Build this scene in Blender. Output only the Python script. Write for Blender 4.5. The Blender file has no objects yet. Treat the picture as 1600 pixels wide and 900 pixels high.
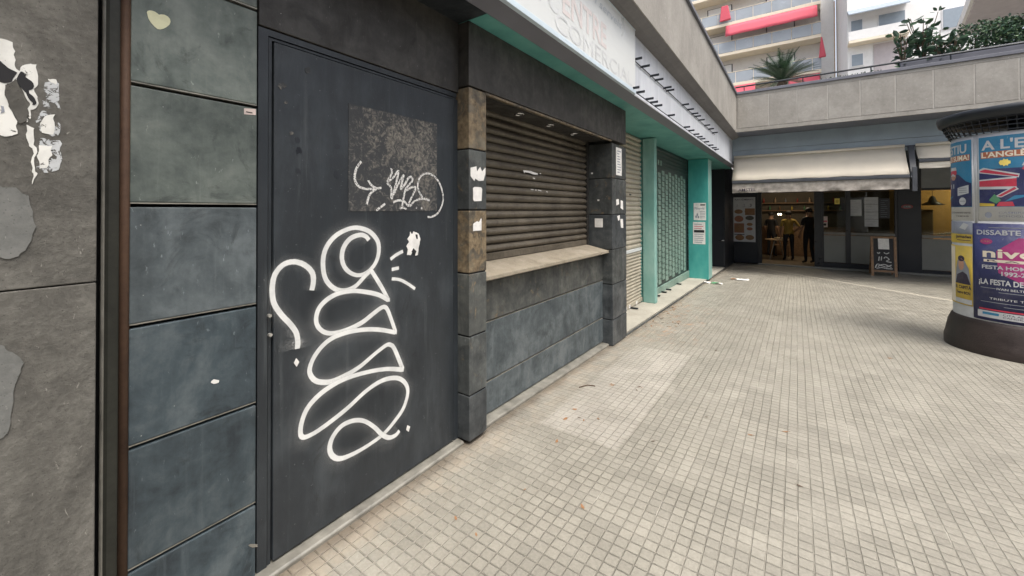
import bpy, bmesh, math, random
from mathutils import Vector, Matrix, noise
random.seed(7)
R = math.radians
SC = bpy.context.scene
COL = SC.collection

# ------------------------------------------------------------------ camera
FP, YAW, PIT, ROL, CY, H = 629.34, 0.61493, 0.009037, -0.002308, 323.13, 1.5
fw = Vector((-math.sin(YAW)*math.cos(PIT), math.cos(YAW)*math.cos(PIT), math.sin(PIT)))
rt0 = Vector((math.cos(YAW), math.sin(YAW), 0)); up0 = rt0.cross(fw)
rt = math.cos(ROL)*rt0 + math.sin(ROL)*up0
up = -math.sin(ROL)*rt0 + math.cos(ROL)*up0
EYE = Vector((0, 0, H))
cam = bpy.data.cameras.new('camera'); camo = bpy.data.objects.new('camera', cam)
COL.objects.link(camo); SC.camera = camo
M = Matrix((rt, up, -fw)).transposed().to_4x4(); M.translation = EYE
camo.matrix_world = M
cam.sensor_width = 36; cam.lens = FP/1600*36
cam.shift_y = (CY-450)/1600; cam.clip_start = 0.05; cam.clip_end = 600

# ------------------------------------------------------------------ light
W = bpy.data.worlds.new('World'); SC.world = W; W.use_nodes = True
nt = W.node_tree; nt.nodes.clear()
SUN_EL, SUN_AZ = R(66), R(122)           # azimuth clockwise from +Y: soft high light from the open right side of the square
sky = nt.nodes.new('ShaderNodeTexSky'); sky.sky_type = 'NISHITA'; sky.sun_disc = False
sky.sun_elevation = SUN_EL; sky.sun_rotation = SUN_AZ
sky.air_density = 1.0; sky.dust_density = 6.0; sky.ozone_density = 0.6
hs = nt.nodes.new('ShaderNodeHueSaturation'); hs.inputs['Saturation'].default_value = 0.55
bg = nt.nodes.new('ShaderNodeBackground'); bg.inputs['Strength'].default_value = 0.15
wo = nt.nodes.new('ShaderNodeOutputWorld')
nt.links.new(sky.outputs[0], hs.inputs['Color']); nt.links.new(hs.outputs[0], bg.inputs[0]); nt.links.new(bg.outputs[0], wo.inputs[0])
sl = bpy.data.lights.new('sun', 'SUN'); sl.energy = 1.3; sl.angle = R(30); sl.color = (1, .95, .87)
so = bpy.data.objects.new('sun', sl); COL.objects.link(so)
sd = Vector((math.sin(SUN_AZ)*math.cos(SUN_EL), math.cos(SUN_AZ)*math.cos(SUN_EL), math.sin(SUN_EL)))
so.rotation_euler = sd.to_track_quat('Z', 'Y').to_euler()
SC.view_settings.view_transform = 'Standard'; SC.view_settings.look = 'None'
SC.view_settings.exposure = 1.05; SC.view_settings.gamma = 1
SC.view_settings.use_curve_mapping = False
SC.cycles.max_bounces = 6; SC.cycles.diffuse_bounces = 3; SC.cycles.glossy_bounces = 3; SC.cycles.transparent_max_bounces = 12

# ------------------------------------------------------------------ measuring: real planes of the place
def ray(u, v): return (u-800)/FP*rt - (v-CY)/FP*up + fw
def onx(u, v, x):
    d = ray(u, v); return EYE + d*(x/d.x)
def ony(u, v, y):
    d = ray(u, v); return EYE + d*(y/d.y)
def gz(y):                                # the paving falls gently towards the cafe
    if y < 2.2: return 0.0
    return -0.0215*(min(y, 17)-2.2)
def ong(u, v, h=0.0):
    d = ray(u, v); t = (0.0215*2.2-H+h)/(d.z+0.0215*d.y); return EYE + d*t

# ------------------------------------------------------------------ node materials
class NT:
    def __init__(s, name):
        s.m = bpy.data.materials.new(name); s.m.use_nodes = True
        s.t = s.m.node_tree; s.n = s.t.nodes
        s.b = s.n['Principled BSDF']; s.out = s.n['Material Output']
        s.tc = s.n.new('ShaderNodeTexCoord')
        s.oi = None
    def L(s, a, b): s.t.links.new(a, b)
    def setin(s, sock, v):
        if hasattr(v, 'links') or isinstance(v, bpy.types.NodeSocket): s.L(v, sock)
        elif isinstance(v, (tuple, list)) and len(v) == 3 and sock.type == 'RGBA': sock.default_value = (*v, 1)
        else: sock.default_value = v
    def P(s, k, v): s.setin(s.b.inputs[k], v); return s
    def co(s, scale=(1, 1, 1), rnd=True, rot=(0, 0, 0)):
        mp = s.n.new('ShaderNodeMapping'); mp.inputs['Scale'].default_value = scale; mp.inputs['Rotation'].default_value = rot
        s.L(s.tc.outputs['Object'], mp.inputs[0])
        if rnd:
            if not s.oi: s.oi = s.n.new('ShaderNodeObjectInfo')
            mm = s.n.new('ShaderNodeVectorMath'); mm.operation = 'SCALE'; mm.inputs[0].default_value = (31, 17, 23)
            s.L(s.oi.outputs['Random'], mm.inputs['Scale']); s.L(mm.outputs[0], mp.inputs['Location'])
        return mp.outputs[0]
    def noise(s, sc, det=5, ro=.55, co=None, dist=0.0, out='Fac'):
        n = s.n.new('ShaderNodeTexNoise'); n.inputs['Scale'].default_value = sc; n.inputs['Detail'].default_value = det
        n.inputs['Roughness'].default_value = ro; n.inputs['Distortion'].default_value = dist
        s.L(co if co else s.co(), n.inputs['Vector']); return n.outputs[out]
    def voro(s, sc, co=None, feat='F1', out='Distance'):
        n = s.n.new('ShaderNodeTexVoronoi'); n.feature = feat; n.inputs['Scale'].default_value = sc
        s.L(co if co else s.co(), n.inputs['Vector']); return n.outputs[out]
    def ramp(s, f, stops, interp='LINEAR'):
        r = s.n.new('ShaderNodeValToRGB'); r.color_ramp.interpolation = interp
        e = r.color_ramp.elements
        while len(e) < len(stops): e.new(.5)
        for i, (p, c) in enumerate(stops):
            e[i].position = p; e[i].color = (*c, 1) if isinstance(c, (tuple, list)) else (c, c, c, 1)
        s.L(f, r.inputs[0]); return r.outputs[0]
    def mix(s, f, a, b, mode='MIX'):
        m = s.n.new('ShaderNodeMix'); m.data_type = 'RGBA'; m.blend_type = mode
        s.setin(m.inputs['Factor'], f); s.setin(m.inputs[6], a); s.setin(m.inputs[7], b); return m.outputs[2]
    def math(s, op, a, b=0.0, c=0.0, clamp=False):
        m = s.n.new('ShaderNodeMath'); m.operation = op; m.use_clamp = clamp
        s.setin(m.inputs[0], a); s.setin(m.inputs[1], b)
        if op in ('PINGPONG', 'MULTIPLY_ADD', 'COMPARE'): s.setin(m.inputs[2], c)
        return m.outputs[0]
    def rng(s, v, a, b, c=0.0, d=1.0):
        m = s.n.new('ShaderNodeMapRange'); m.clamp = True; m.interpolation_type = 'SMOOTHSTEP'
        s.setin(m.inputs[0], v)
        for i, x in enumerate((a, b, c, d)): m.inputs[i+1].default_value = x
        return m.outputs[0]
    def sep(s, v):
        n = s.n.new('ShaderNodeSeparateXYZ'); s.L(v, n.inputs[0]); return n.outputs
    def bump(s, h, dist=.01, st=1.0):
        b = s.n.new('ShaderNodeBump'); b.inputs['Strength'].default_value = st; b.inputs['Distance'].default_value = dist
        prev = s.b.inputs['Normal'].links[0].from_socket if s.b.inputs['Normal'].links else None
        if prev: s.L(prev, b.inputs['Normal'])
        s.L(h, b.inputs['Height']); s.L(b.outputs[0], s.b.inputs['Normal']); return s
    def attr(s, name):
        a = s.n.new('ShaderNodeAttribute'); a.attribute_name = name; return a.outputs['Fac']

MAT = {}
def plain(name, col, rough=.6, metal=0.0, var=.18, sc=6, spec=.5, bump=0.0):
    if name in MAT: return MAT[name]
    t = NT(name); lo = tuple(c*(1-var) for c in col); hi = tuple(min(1, c*(1+var)) for c in col)
    f = t.noise(sc, 5, .6)
    t.P('Base Color', t.ramp(f, [(.3, lo), (.7, hi)])); t.P('Roughness', t.rng(f, .3, .7, max(0, rough-.08), min(1, rough+.08)))
    t.P('Metallic', metal); t.P('Specular IOR Level', spec)
    if bump: t.bump(t.noise(sc*14, 4, .6), bump)
    if name.startswith('poster'):                      # printed paper: faded in clouds, scuffed, cockled by damp
        fd = t.rng(t.noise(6, 6, .7, co=t.co(rnd=False)), .42, .72); sf = t.rng(t.noise(70, 4, .75, co=t.co((1, 1, .4), rnd=False)), .66, .72)
        c0 = t.b.inputs['Base Color'].links[0].from_socket; c1 = t.mix(t.math('MULTIPLY', fd, .14), c0, (.30, .29, .28)); t.P('Base Color', t.mix(t.math('MULTIPLY', sf, .5), c1, (.45, .44, .42)))
        t.bump(t.noise(13, 4, .6, co=t.co((1, 1, .5), rnd=False), dist=.8), .006)
    MAT[name] = t.m; return t.m

def cladding(name, a, b, c, ochre=0.0, rough=.42):
    t = NT(name)
    f1 = t.noise(4.0, 7, .62, dist=.6); f2 = t.noise(17, 6, .65, dist=.3)
    f3 = t.noise(2.2, 4, .6, co=t.co((6, 6, .7)))
    f = t.math('ADD', t.math('MULTIPLY', f1, .55), t.math('ADD', t.math('MULTIPLY', f2, .25), t.math('MULTIPLY', f3, .2)))
    colr = t.ramp(f, [(.38, a), (.5, b), (.61, c)])
    # scuffs and dust
    sc = t.rng(t.noise(60, 3, .7, co=t.co((1, 1, .35), rot=(.5, 0, 0))), .66, .74)
    colr = t.mix(t.math('MULTIPLY', sc, .45), colr, tuple(min(1, x*2.2+.03) for x in c))
    dk = t.rng(t.noise(3.6, 8, .72, dist=1.8), .54, .68)
    colr = t.mix(t.math('MULTIPLY', dk, .62), colr, tuple(x*.55 for x in a))
    run = t.rng(t.noise(2.2, 7, .7, co=t.co((9, 9, .5))), .56, .74); colr = t.mix(t.math('MULTIPLY', run, .35), colr, tuple(x*1.25 for x in c))
    fl = t.rng(t.voro(42), .05, .035) if False else t.math('SUBTRACT', 1.0, t.rng(t.voro(13), .018, .03)); colr = t.mix(t.math('MULTIPLY', fl, .7), colr, (.30, .31, .29))
    if ochre:
        of = t.rng(t.noise(9, 6, .7, dist=.8), .62-.28*ochre, .72-.2*ochre)
        colr = t.mix(t.math('MULTIPLY', of, .8), colr, t.ramp(t.noise(30, 4, .6), [(.3, (.06, .038, .02)), (.7, (.26, .20, .12))]))
    oi = t.n.new('ShaderNodeObjectInfo')
    v = t.rng(oi.outputs['Random'], 0, 1, .8, 1.2)
    hv = t.n.new('ShaderNodeHueSaturation'); t.L(v, hv.inputs['Value']); t.L(colr, hv.inputs['Color'])
    t.P('Base Color', hv.outputs[0]); t.P('Roughness', t.rng(f, .35, .65, rough+.13, rough-.1)); t.P('Specular IOR Level', .5)
    t.bump(f2, .0025); t.bump(t.noise(90, 3, .6), .0008)
    MAT[name] = t.m; return t.m

cladding('slate_cladding', (0.02392, 0.02806, 0.03191), (0.04783, 0.05515, 0.06006), (0.0897, 0.09864, 0.1032))
cladding('slate_warm', (0.02431, 0.02763, 0.02873), (0.04972, 0.05525, 0.05525), (0.09945, 0.1072, 0.1028), ochre=.12, rough=.5)
cladding('slate_ochre', (.03, .026, .02), (.075, .066, .05), (.15, .13, .095), ochre=.75, rough=.55)
cladding('slate_base', (0.03239, 0.04117, 0.04507), (0.05959, 0.07333, 0.07936), (0.1004, 0.1171, 0.1238), rough=.5)
cladding('slate_grain', (0.03096, 0.0344, 0.0344), (0.06192, 0.06605, 0.06192), (0.1135, 0.1156, 0.1046), ochre=.14, rough=.55)
cladding('slate_blue', (0.01677, 0.02451, 0.03031), (0.03741, 0.05289, 0.06192), (0.07417, 0.09159, 0.09993), rough=.48)
cladding('slate_green', (0.05222, 0.06656, 0.06208), (0.1044, 0.1254, 0.1142), (0.1632, 0.1856, 0.1676), rough=.5)
cladding('lintel_metal', (0.02043, 0.0195, 0.01765), (0.03158, 0.02972, 0.02694), (0.05108, 0.0483, 0.0418), rough=.5)
cladding('dark_metal', (0.0144, 0.018, 0.0216), (0.0216, 0.0264, 0.0312), (0.036, 0.0432, 0.0504), rough=.4)

def door_paint():
    t = NT('door_paint')
    f = t.noise(2.4, 5, .6); f2 = t.noise(9, 6, .65, co=t.co((1, 1, .3)), dist=.5)
    c = t.ramp(t.math('ADD', t.math('MULTIPLY', f, .6), t.math('MULTIPLY', f2, .4)), [(.32, (.012, .0155, .019)), (.52, (.0225, .0275, .0325)), (.7, (.047, .056, .063))])
    sp = t.rng(t.noise(55, 3, .75), .68, .72); run = t.rng(t.noise(3, 6, .7, co=t.co((7, 7, .35))), .55, .75); c = t.mix(t.math('MULTIPLY', run, .45), c, (.075, .086, .09)); dk = t.rng(t.noise(3.5, 7, .75, dist=1.5), .60, .68); c = t.mix(t.math('MULTIPLY', dk, .6), c, (.010, .012, .015))
    c = t.mix(t.math('MULTIPLY', sp, .55), c, (.16, .17, .17))
    t.P('Base Color', c); t.P('Roughness', t.rng(f2, .3, .7, .5, .34)); t.bump(f2, .0015); t.bump(t.noise(140, 2, .5), .0004)
    MAT['door_paint'] = t.m
door_paint()

def patch_mat():
    t = NT('weathered_patch')
    f = t.noise(26, 8, .75, dist=1.5); f2 = t.noise(4, 3, .6)
    g = t.rng(t.math('ADD', t.math('MULTIPLY', f, .7), t.math('MULTIPLY', f2, .4)), .53, .66)
    c = t.mix(g, (.030, .033, .036), t.ramp(t.noise(60, 5, .7), [(.35, (.07, .066, .058)), (.65, (.21, .195, .17))]))
    t.P('Base Color', c); t.P('Roughness', .7); t.bump(f, .002); MAT['weathered_patch'] = t.m
patch_mat()

def concrete(name, a, b, c, sc=3.0, bumpd=.004, streak=.35):
    t = NT(name)
    f = t.noise(sc, 8, .65, dist=.5); g = t.noise(sc*14, 6, .7)
    s = t.noise(1.3, 5, .6, co=t.co((4, 4, .4)))
    m = t.math('ADD', t.math('MULTIPLY', f, .55), t.math('ADD', t.math('MULTIPLY', g, .45-streak*.5), t.math('MULTIPLY', s, streak*.5)))
    col = t.ramp(m, [(.34, a), (.5, b), (.66, c)])
    pits = t.rng(t.voro(85), .10, .16)
    col = t.mix(t.math('MULTIPLY', t.math('SUBTRACT', 1.0, pits), .5), col, tuple(x*.5 for x in a))
    fl = t.rng(t.noise(34, 5, .7, co=t.co((1, 1.5, .6), rot=(.6, 0, 0)), dist=.9), .655, .68)
    col = t.mix(t.math('MULTIPLY', fl, .5), col, tuple(min(.6, x*1.8) for x in c))
    t.P('Base Color', col); t.P('Roughness', .85); t.P('Specular IOR Level', .3)
    t.bump(g, bumpd); t.bump(f, bumpd*2)
    MAT[name] = t.m
concrete('wall_concrete', (0.0493, 0.0476, 0.0425), (0.1062, 0.102, 0.09095), (0.1955, 0.1887, 0.1683))
concrete('cement_patch', (.11, .114, .108), (.155, .158, .15), (.20, .20, .19), bumpd=.0015, streak=.1)
concrete('parapet_stone', (.215, .205, .185), (.29, .275, .25), (.37, .355, .325), sc=1.6, bumpd=.002)
concrete('joint_mortar', (.30, .285, .26), (.37, .35, .32), (.43, .41, .38), bumpd=.001)
concrete('soffit_plaster', (.13, .125, .125), (.17, .165, .165), (.21, .205, .20), sc=1.2, bumpd=.001)
concrete('slab_cement', (.27, .26, .22), (.35, .335, .285), (.43, .41, .35), sc=1.8, bumpd=.002)
concrete('sill_stone', (0.1728, 0.1476, 0.108), (0.2592, 0.2268, 0.1728), (0.3312, 0.2952, 0.2376), sc=5, bumpd=.002)
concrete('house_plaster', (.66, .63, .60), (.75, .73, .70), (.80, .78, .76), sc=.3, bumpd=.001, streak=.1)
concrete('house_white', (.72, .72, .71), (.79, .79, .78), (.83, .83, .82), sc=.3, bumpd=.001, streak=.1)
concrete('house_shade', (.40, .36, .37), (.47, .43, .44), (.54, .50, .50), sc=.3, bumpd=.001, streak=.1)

def teal(name, a, b, c):
    t = NT(name); f = t.noise(3, 6, .6, co=t.co((1, 1, .5))); g = t.noise(40, 4, .6)
    col = t.ramp(f, [(.32, a), (.5, b), (.7, c)])
    ch = t.rng(t.noise(24, 5, .7, dist=.7), .66, .70); col = t.mix(t.math('MULTIPLY', ch, .35), col, (.2, .22, .2))
    t.P('Base Color', col); t.P('Roughness', .48); t.bump(g, .0008); MAT[name] = t.m
teal('teal_paint', (0.03825, 0.2754, 0.2525), (0.05738, 0.3366, 0.306), (0.09945, 0.3825, 0.3443))
teal('teal_faded_lit', (0.135, 0.306, 0.27), (0.198, 0.378, 0.3375), (0.279, 0.459, 0.414))
teal('teal_soffit', (.07, .24, .22), (.10, .31, .28), (.14, .37, .33))

def fascia_mat():
    t = NT('fascia_metal'); s = t.noise(2, 5, .6, co=t.co((5, 5, .5))); f = t.noise(1.2, 4, .6)
    col = t.ramp(t.math('ADD', t.math('MULTIPLY', s, .5), t.math('MULTIPLY', f, .5)), [(.35, (.50, .53, .57)), (.55, (.62, .65, .70)), (.7, (.70, .73, .76))])
    t.P('Base Color', col); t.P('Roughness', .4); t.bump(f, .002); MAT['fascia_metal'] = t.m
fascia_mat()
plain('fascia_blue', (.27, .33, .38), .45, var=.12, sc=2)
plain('fascia_under', (.13, .135, .16), .5, var=.15, sc=2)

def paving():
    t = NT('paving_tiles')
    co = t.tc.outputs['Object']; X, Y, Z = t.sep(co)
    wob = t.noise(1.2, 3, .5, co=co, out='Color'); wv = t.n.new('ShaderNodeVectorMath'); wv.operation = 'SCALE'; wv.inputs['Scale'].default_value = .012
    t.L(wob, wv.inputs[0]); ad = t.n.new('ShaderNodeVectorMath'); ad.operation = 'ADD'; t.L(co, ad.inputs[0]); t.L(wv.outputs[0], ad.inputs[1])
    XX, YY, _ = t.sep(ad.outputs[0])
    c = PC
    def gro(v, cell, a, b): return t.rng(t.math('PINGPONG', v, cell/2), a, b)
    gx = gro(XX, c, .0010, .0042); gy = gro(YY, c, .0012, .0048); g = t.math('MINIMUM', gx, gy)       # 1 on the tops of the small squares
    tj = t.math('MINIMUM', gro(XX, c*3, .0015, .0045), gro(YY, c*3, .0015, .0045))
    def cellrand(sz, k):
        cx = t.math('FLOOR', t.math('DIVIDE', XX, sz)); cy = t.math('FLOOR', t.math('DIVIDE', YY, sz))
        cb = t.n.new('ShaderNodeCombineXYZ'); t.L(cx, cb.inputs[0]); t.L(cy, cb.inputs[1]); cb.inputs[2].default_value = k
        wn = t.n.new('ShaderNodeTexWhiteNoise'); t.L(cb.outputs[0], wn.inputs['Vector']); return wn.outputs['Value']
    r1 = cellrand(c*3, 1); r2 = cellrand(c, 5)
    big = t.noise(.55, 5, .6, co=co, dist=.6); med = t.noise(3.2, 6, .65, co=co, dist=.4); fin = t.noise(70, 5, .7, co=co)
    stone = t.ramp(t.math('ADD', t.math('MULTIPLY', big, .35), t.math('MULTIPLY', med, .65)),
                   [(.28, (.215, .204, .172)), (.5, (.246, .233, .197)), (.72, (.276, .262, .224))])
    v = t.math('ADD', t.rng(r1, 0, 1, -.07, .07), t.rng(r2, 0, 1, -.06, .06))
    v = t.math('ADD', v, t.rng(fin, .3, .7, .88, 1.12))
    hv = t.n.new('ShaderNodeHueSaturation'); t.L(v, hv.inputs['Value']); t.L(stone, hv.inputs['Color']); stone = hv.outputs[0]
    # grout: pale near the shop fronts, dirtier out in the square
    nearwall = t.rng(t.math('ADD', X, t.math('MULTIPLY', med, .9)), -1.05, -.55)
    grout = t.mix(nearwall, (.37, .345, .29), (.19, .177, .148))
    worn = t.math('ADD', .05, t.math('MULTIPLY', t.rng(med, .38, .66), .5))
    keep = t.math('SUBTRACT', 1.0, worn)
    col = t.mix(t.math('MULTIPLY', t.math('MULTIPLY', t.math('SUBTRACT', 1.0, gy), keep), t.rng(nearwall, 0, 1, .55, 1.0)), stone, (.172, .160, .133))  # joints running out from the wall darkened: groove shadow painted into the colour
    col = t.mix(t.math('MULTIPLY', t.math('MULTIPLY', t.math('SUBTRACT', 1.0, gx), keep), .9), col, t.mix(nearwall, (.38, .355, .30), (.208, .195, .163)))  # joints along the wall painted paler than the shaded cross joints
    lt = t.math('MULTIPLY', t.math('SUBTRACT', 1.0, gro(XX, c*5, .001, .004)), t.rng(t.noise(3.2, 5, .65, co=co), .52, .64)); col = t.mix(t.math('MULTIPLY', lt, .6), col, (.50, .47, .41))
    # the relaid pale patch in front of the shuttered window
    rag = t.math('MULTIPLY', t.math('SUBTRACT', t.noise(7, 4, .6, co=co), .5), .05)
    def box(x0, x1, y0, y1, f=.03):
        xx = t.math('ADD', X, rag); yy = t.math('ADD', Y, rag)
        a = t.math('MULTIPLY', t.rng(xx, x0-f, x0+f), t.rng(xx, x1+f, x1-f)) if False else t.math('MULTIPLY', t.rng(xx, x0-f, x0+f), t.math('SUBTRACT', 1.0, t.rng(xx, x1-f, x1+f)))
        b = t.math('MULTIPLY', t.rng(yy, y0-f, y0+f), t.math('SUBTRACT', 1.0, t.rng(yy, y1-f, y1+f)))
        return t.math('MULTIPLY', a, b)
    p1 = box(-1.5, -.93, 2.46, 4.6, .015); p1b = box(-1.22, -.93, 3.1, 4.6, .02)
    col = t.mix(t.math('MULTIPLY', p1, t.rng(med, .3, .7, .22, .42)), col, (.44, .412, .37))
    # dust and reddish dirt along the wall foot
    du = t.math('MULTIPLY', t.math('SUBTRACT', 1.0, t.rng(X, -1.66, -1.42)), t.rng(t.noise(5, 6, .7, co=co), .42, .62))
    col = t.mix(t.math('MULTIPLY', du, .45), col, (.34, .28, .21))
    foot = t.math('MULTIPLY', t.math('SUBTRACT', 1.0, t.rng(t.math('ADD', X, t.math('MULTIPLY', t.noise(6, 5, .7, co=co), .16)), -1.68, -1.56)), .75); col = t.mix(foot, col, (.10, .078, .056))  # dark foot line: contact shade painted in together with brown dirt
    rd = t.math('MULTIPLY', box(-1.72, -1.05, 4.9, 7.4, .25), t.rng(t.noise(9, 6, .75, co=co, dist=.5), .52, .66))
    col = t.mix(t.math('MULTIPLY', rd, .75), col, (.36, .22, .14))
    st = t.rng(t.noise(1.7, 8, .75, co=co, dist=.8), .60, .72); col = t.mix(t.math('MULTIPLY', st, .16), col, (.16, .145, .12))
    sp = t.rng(t.noise(38, 4, .8, co=co), .68, .73); col = t.mix(t.math('MULTIPLY', sp, .5), col, (.10, .09, .075))
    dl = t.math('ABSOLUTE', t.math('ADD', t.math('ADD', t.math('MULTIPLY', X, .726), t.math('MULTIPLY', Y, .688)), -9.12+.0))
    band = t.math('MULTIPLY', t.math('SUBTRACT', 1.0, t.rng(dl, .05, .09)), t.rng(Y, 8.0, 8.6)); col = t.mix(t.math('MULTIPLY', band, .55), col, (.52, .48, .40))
    rv = t.rng(t.noise(16, 6, .75, co=co), .50, .66); col = t.mix(t.math('MULTIPLY', rv, .11), col, (.15, .135, .11))
    gum = t.math('SUBTRACT', 1.0, t.rng(t.voro(2.6, co=co), .028, .036))
    col = t.mix(t.math('MULTIPLY', gum, .5), col, (.13, .12, .10))
    t.P('Base Color', col); t.P('Roughness', t.rng(med, .3, .7, .42, .58)); t.P('Specular IOR Level', .5)
    dep = t.math('MULTIPLY', g, t.math('SUBTRACT', 1.0, t.math('MULTIPLY', worn, .8)))
    t.bump(dep, .005); t.bump(fin, .0016); t.bump(r2, .0012)
    MAT['paving_tiles'] = t.m
PC = 0.0567
paving()

def paper(name, col, holes=0.0, sc=30):
    t = NT(name); f = t.noise(sc, 6, .7, dist=.6)
    t.P('Base Color', t.ramp(t.noise(18, 5, .6), [(.3, tuple(x*.78 for x in col)), (.6, col)])); t.P('Roughness', .8)
    if holes:
        t.P('Alpha', t.rng(t.math('ADD', t.math('MULTIPLY', f, .6), t.math('MULTIPLY', t.noise(7, 4, .6), .4)), holes, holes+.015))
    MAT[name] = t.m; return t.m
paper('torn_paper', (.72, .72, .68), .40); paper('torn_paper_thin', (.5, .52, .53), .50, 45); paper('white_paper', (.74, .73, .70)); paper('cream_sticker', (.70, .70, .48))
paper('black_ink', (.012, .012, .014)); paper('pink_paper', (.62, .52, .48))
def sprayed():
    t = NT('spray_paint'); a = t.attr('cover')
    t.P('Base Color', t.ramp(t.noise(14, 4, .6), [(.35, (.56, .57, .56)), (.65, (.70, .71, .69))])); t.P('Roughness', .75)
    n = t.noise(330, 2, .6); core = t.rng(a, .40, .80); al = t.math('ADD', t.math('MULTIPLY', core, t.rng(n, .2, .45, .86, 1.0)), t.math('MULTIPLY', t.math('MULTIPLY', a, .75), t.rng(n, .42, .60)), clamp=True); t.P('Alpha', al); MAT['spray_paint'] = t.m
    t = NT('chalk_pen'); a = t.attr('cover'); t.P('Base Color', (.62, .62, .60)); t.P('Roughness', .7)
    t.P('Alpha', t.math('MULTIPLY', t.rng(a, .2, .6), t.rng(t.noise(120, 3, .7), .38, .52))); MAT['chalk_pen'] = t.m
sprayed()
def shutter_mat(name, a, b, rough=.5):
    t = NT(name); f = t.noise(2.5, 6, .65, co=t.co((1, 1, 1))); g = t.noise(30, 5, .7)
    col = t.ramp(t.math('ADD', t.math('MULTIPLY', f, .6), t.math('MULTIPLY', g, .4)), [(.35, a), (.65, b)])
    st = t.rng(t.noise(14, 5, .7, co=t.co((1, 1, .2))), .58, .7); col = t.mix(t.math('MULTIPLY', st, .4), col, tuple(x*.45 for x in a))
    gr = t.rng(t.noise(5, 7, .75, co=t.co((1, .35, 1)), dist=.6), .56, .70); col = t.mix(t.math('MULTIPLY', gr, .45), col, tuple(x*.35 for x in a))
    t.P('Base Color', col); t.P('Roughness', rough); t.P('Metallic', .15); t.bump(g, .0006); MAT[name] = t.m
shutter_mat('brown_shutter', (.062, .053, .040), (.165, .143, .110)); shutter_mat('beige_shutter', (.34, .30, .235), (.52, .475, .385)); shutter_mat('green_shutter', (0.1495, 0.234, 0.196), (0.2645, 0.377, 0.3185))
shutter_mat('green_shutter_dark', (.018, .032, .03), (.035, .055, .05)); shutter_mat('rusty_steel', (.045, .022, .012), (.10, .055, .032), .7); shutter_mat('olive_steel', (.022, .023, .018), (.045, .046, .036), .55)
plain('black_gap', (.006, .006, .007), .8); plain('aluminium', (.55, .54, .50), .35, .8); plain('steel_bright', (.6, .6, .6), .25, 1.0)
plain('threshold_metal', (0.248, 0.2387, 0.2077), .4, .3, var=.35, sc=9); plain('dark_frame', (.018, .021, .026), .35); plain('navy_wall', (.011, .014, .020), .45, var=.12, sc=1.5)
plain('grey_panel', (0.221, 0.2275, 0.208), .5, var=.08, sc=2); plain('grey_rail', (.22, .22, .20), .5); plain('black_iron', (.02, .024, .03), .4, .3); plain('lattice_iron', (.018, .022, .028), .45, .3)
plain('base_iron', (.040, .030, .028), .5, .2, var=.35, sc=5, bump=.002); plain('board_wood', (.22, .13, .07), .6, var=.3, sc=18); plain('chalk_board', (.018, .018, .020), .7)
plain('awning_cloth', (0.8784, 0.8198, 0.7027), .85, var=.06, sc=2); plain('awning_dark', (.05, .055, .065), .5); plain('valance_cloth', (.30, .275, .245), .85, var=.35, sc=10)
def cloth(name, k):
    n = MAT[name].node_tree; b = n.nodes['Principled BSDF']; o_ = n.nodes['Material Output']; tl = n.nodes.new('ShaderNodeBsdfTranslucent'); mx = n.nodes.new('ShaderNodeMixShader'); mx.inputs[0].default_value = k
    n.links.new(b.inputs['Base Color'].links[0].from_socket, tl.inputs[0]); n.links.new(b.outputs[0], mx.inputs[1]); n.links.new(tl.outputs[0], mx.inputs[2]); n.links.new(mx.outputs[0], o_.inputs[0])
cloth('awning_cloth', .36)
plain('ochre_wall', (.48, .30, .11), .8, var=.15, sc=2); plain('cafe_wall', (0.1263, 0.105, 0.07717), .8, var=.3, sc=2); plain('cafe_ceiling', (.3, .27, .22), .8); plain('cafe_floor', (.22, .17, .115), .5, var=.25, sc=3)
plain('wood_light', (.60, .42, .26), .5, var=.2, sc=8); plain('grey_louvre', (.24, .25, .25), .6, var=.12, sc=4)
plain('sign_face', (.64, .665, .66), .35, var=.04, sc=1.5); plain('sign_frame', (.55, .65, .72), .4, var=.05); plain('faded_grey', (.58, .60, .61), .5); plain('faded_red', (.64, .59, .58), .5, var=.06); plain('faded_yellow', (.74, .73, .62), .5, var=.05)
plain('faded_dark', (.48, .52, .55), .5); plain('poster_blue', (0.02952, 0.1968, 0.3542), .55, var=.1, sc=9); plain('poster_navy', (.020, .026, .10), .55, var=.2); plain('poster_orange', (0.4264, 0.1312, 0.0615), .55, var=.15, sc=15)
plain('poster_white', (0.5084, 0.5248, 0.5412), .6, var=.1, sc=10); plain('poster_red', (.48, .035, .07), .55); plain('poster_yellow', (0.5412, 0.3936, 0.0574), .6); plain('poster_green', (.09, .26, .13), .6); plain('poster_skin', (.45, .25, .17), .6)
plain('poster_pink', (0.3895, 0.03587, 0.1845), .55, var=.2, sc=12); plain('poster_sun', (.85, .68, .16), .6); plain('poster_grey', (.24, .26, .30), .6); plain('poster_brown', (.25, .13, .06), .6); plain('poster_dark', (.03, .02, .045), .6)
plain('red_cloth', (.60, .10, .14), .8, var=.06); plain('cream_trim', (.78, .70, .56), .6, var=.05); plain('balcony_glass', (.36, .40, .44), .2, var=.08, sc=1); plain('grey_blind', (.26, .31, .36), .6, var=.06); plain('white_blind', (.8, .8, .8), .6, var=.03)
plain('orange_trim', (.75, .5, .3), .6); plain('yellow_cloth', (.6, .42, .12), .8); plain('terracotta', (.3, .14, .09), .8); plain('soil', (.05, .035, .02), .9)
plain('leaf_dark', (.035, .075, .045), .45, var=.4, sc=3); plain('leaf_mid', (0.072, 0.138, 0.072), .5, var=.45, sc=3); plain('leaf_light', (0.132, 0.204, 0.102), .5, var=.4, sc=3); plain('stem_brown', (.10, .07, .045), .8)
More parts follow.
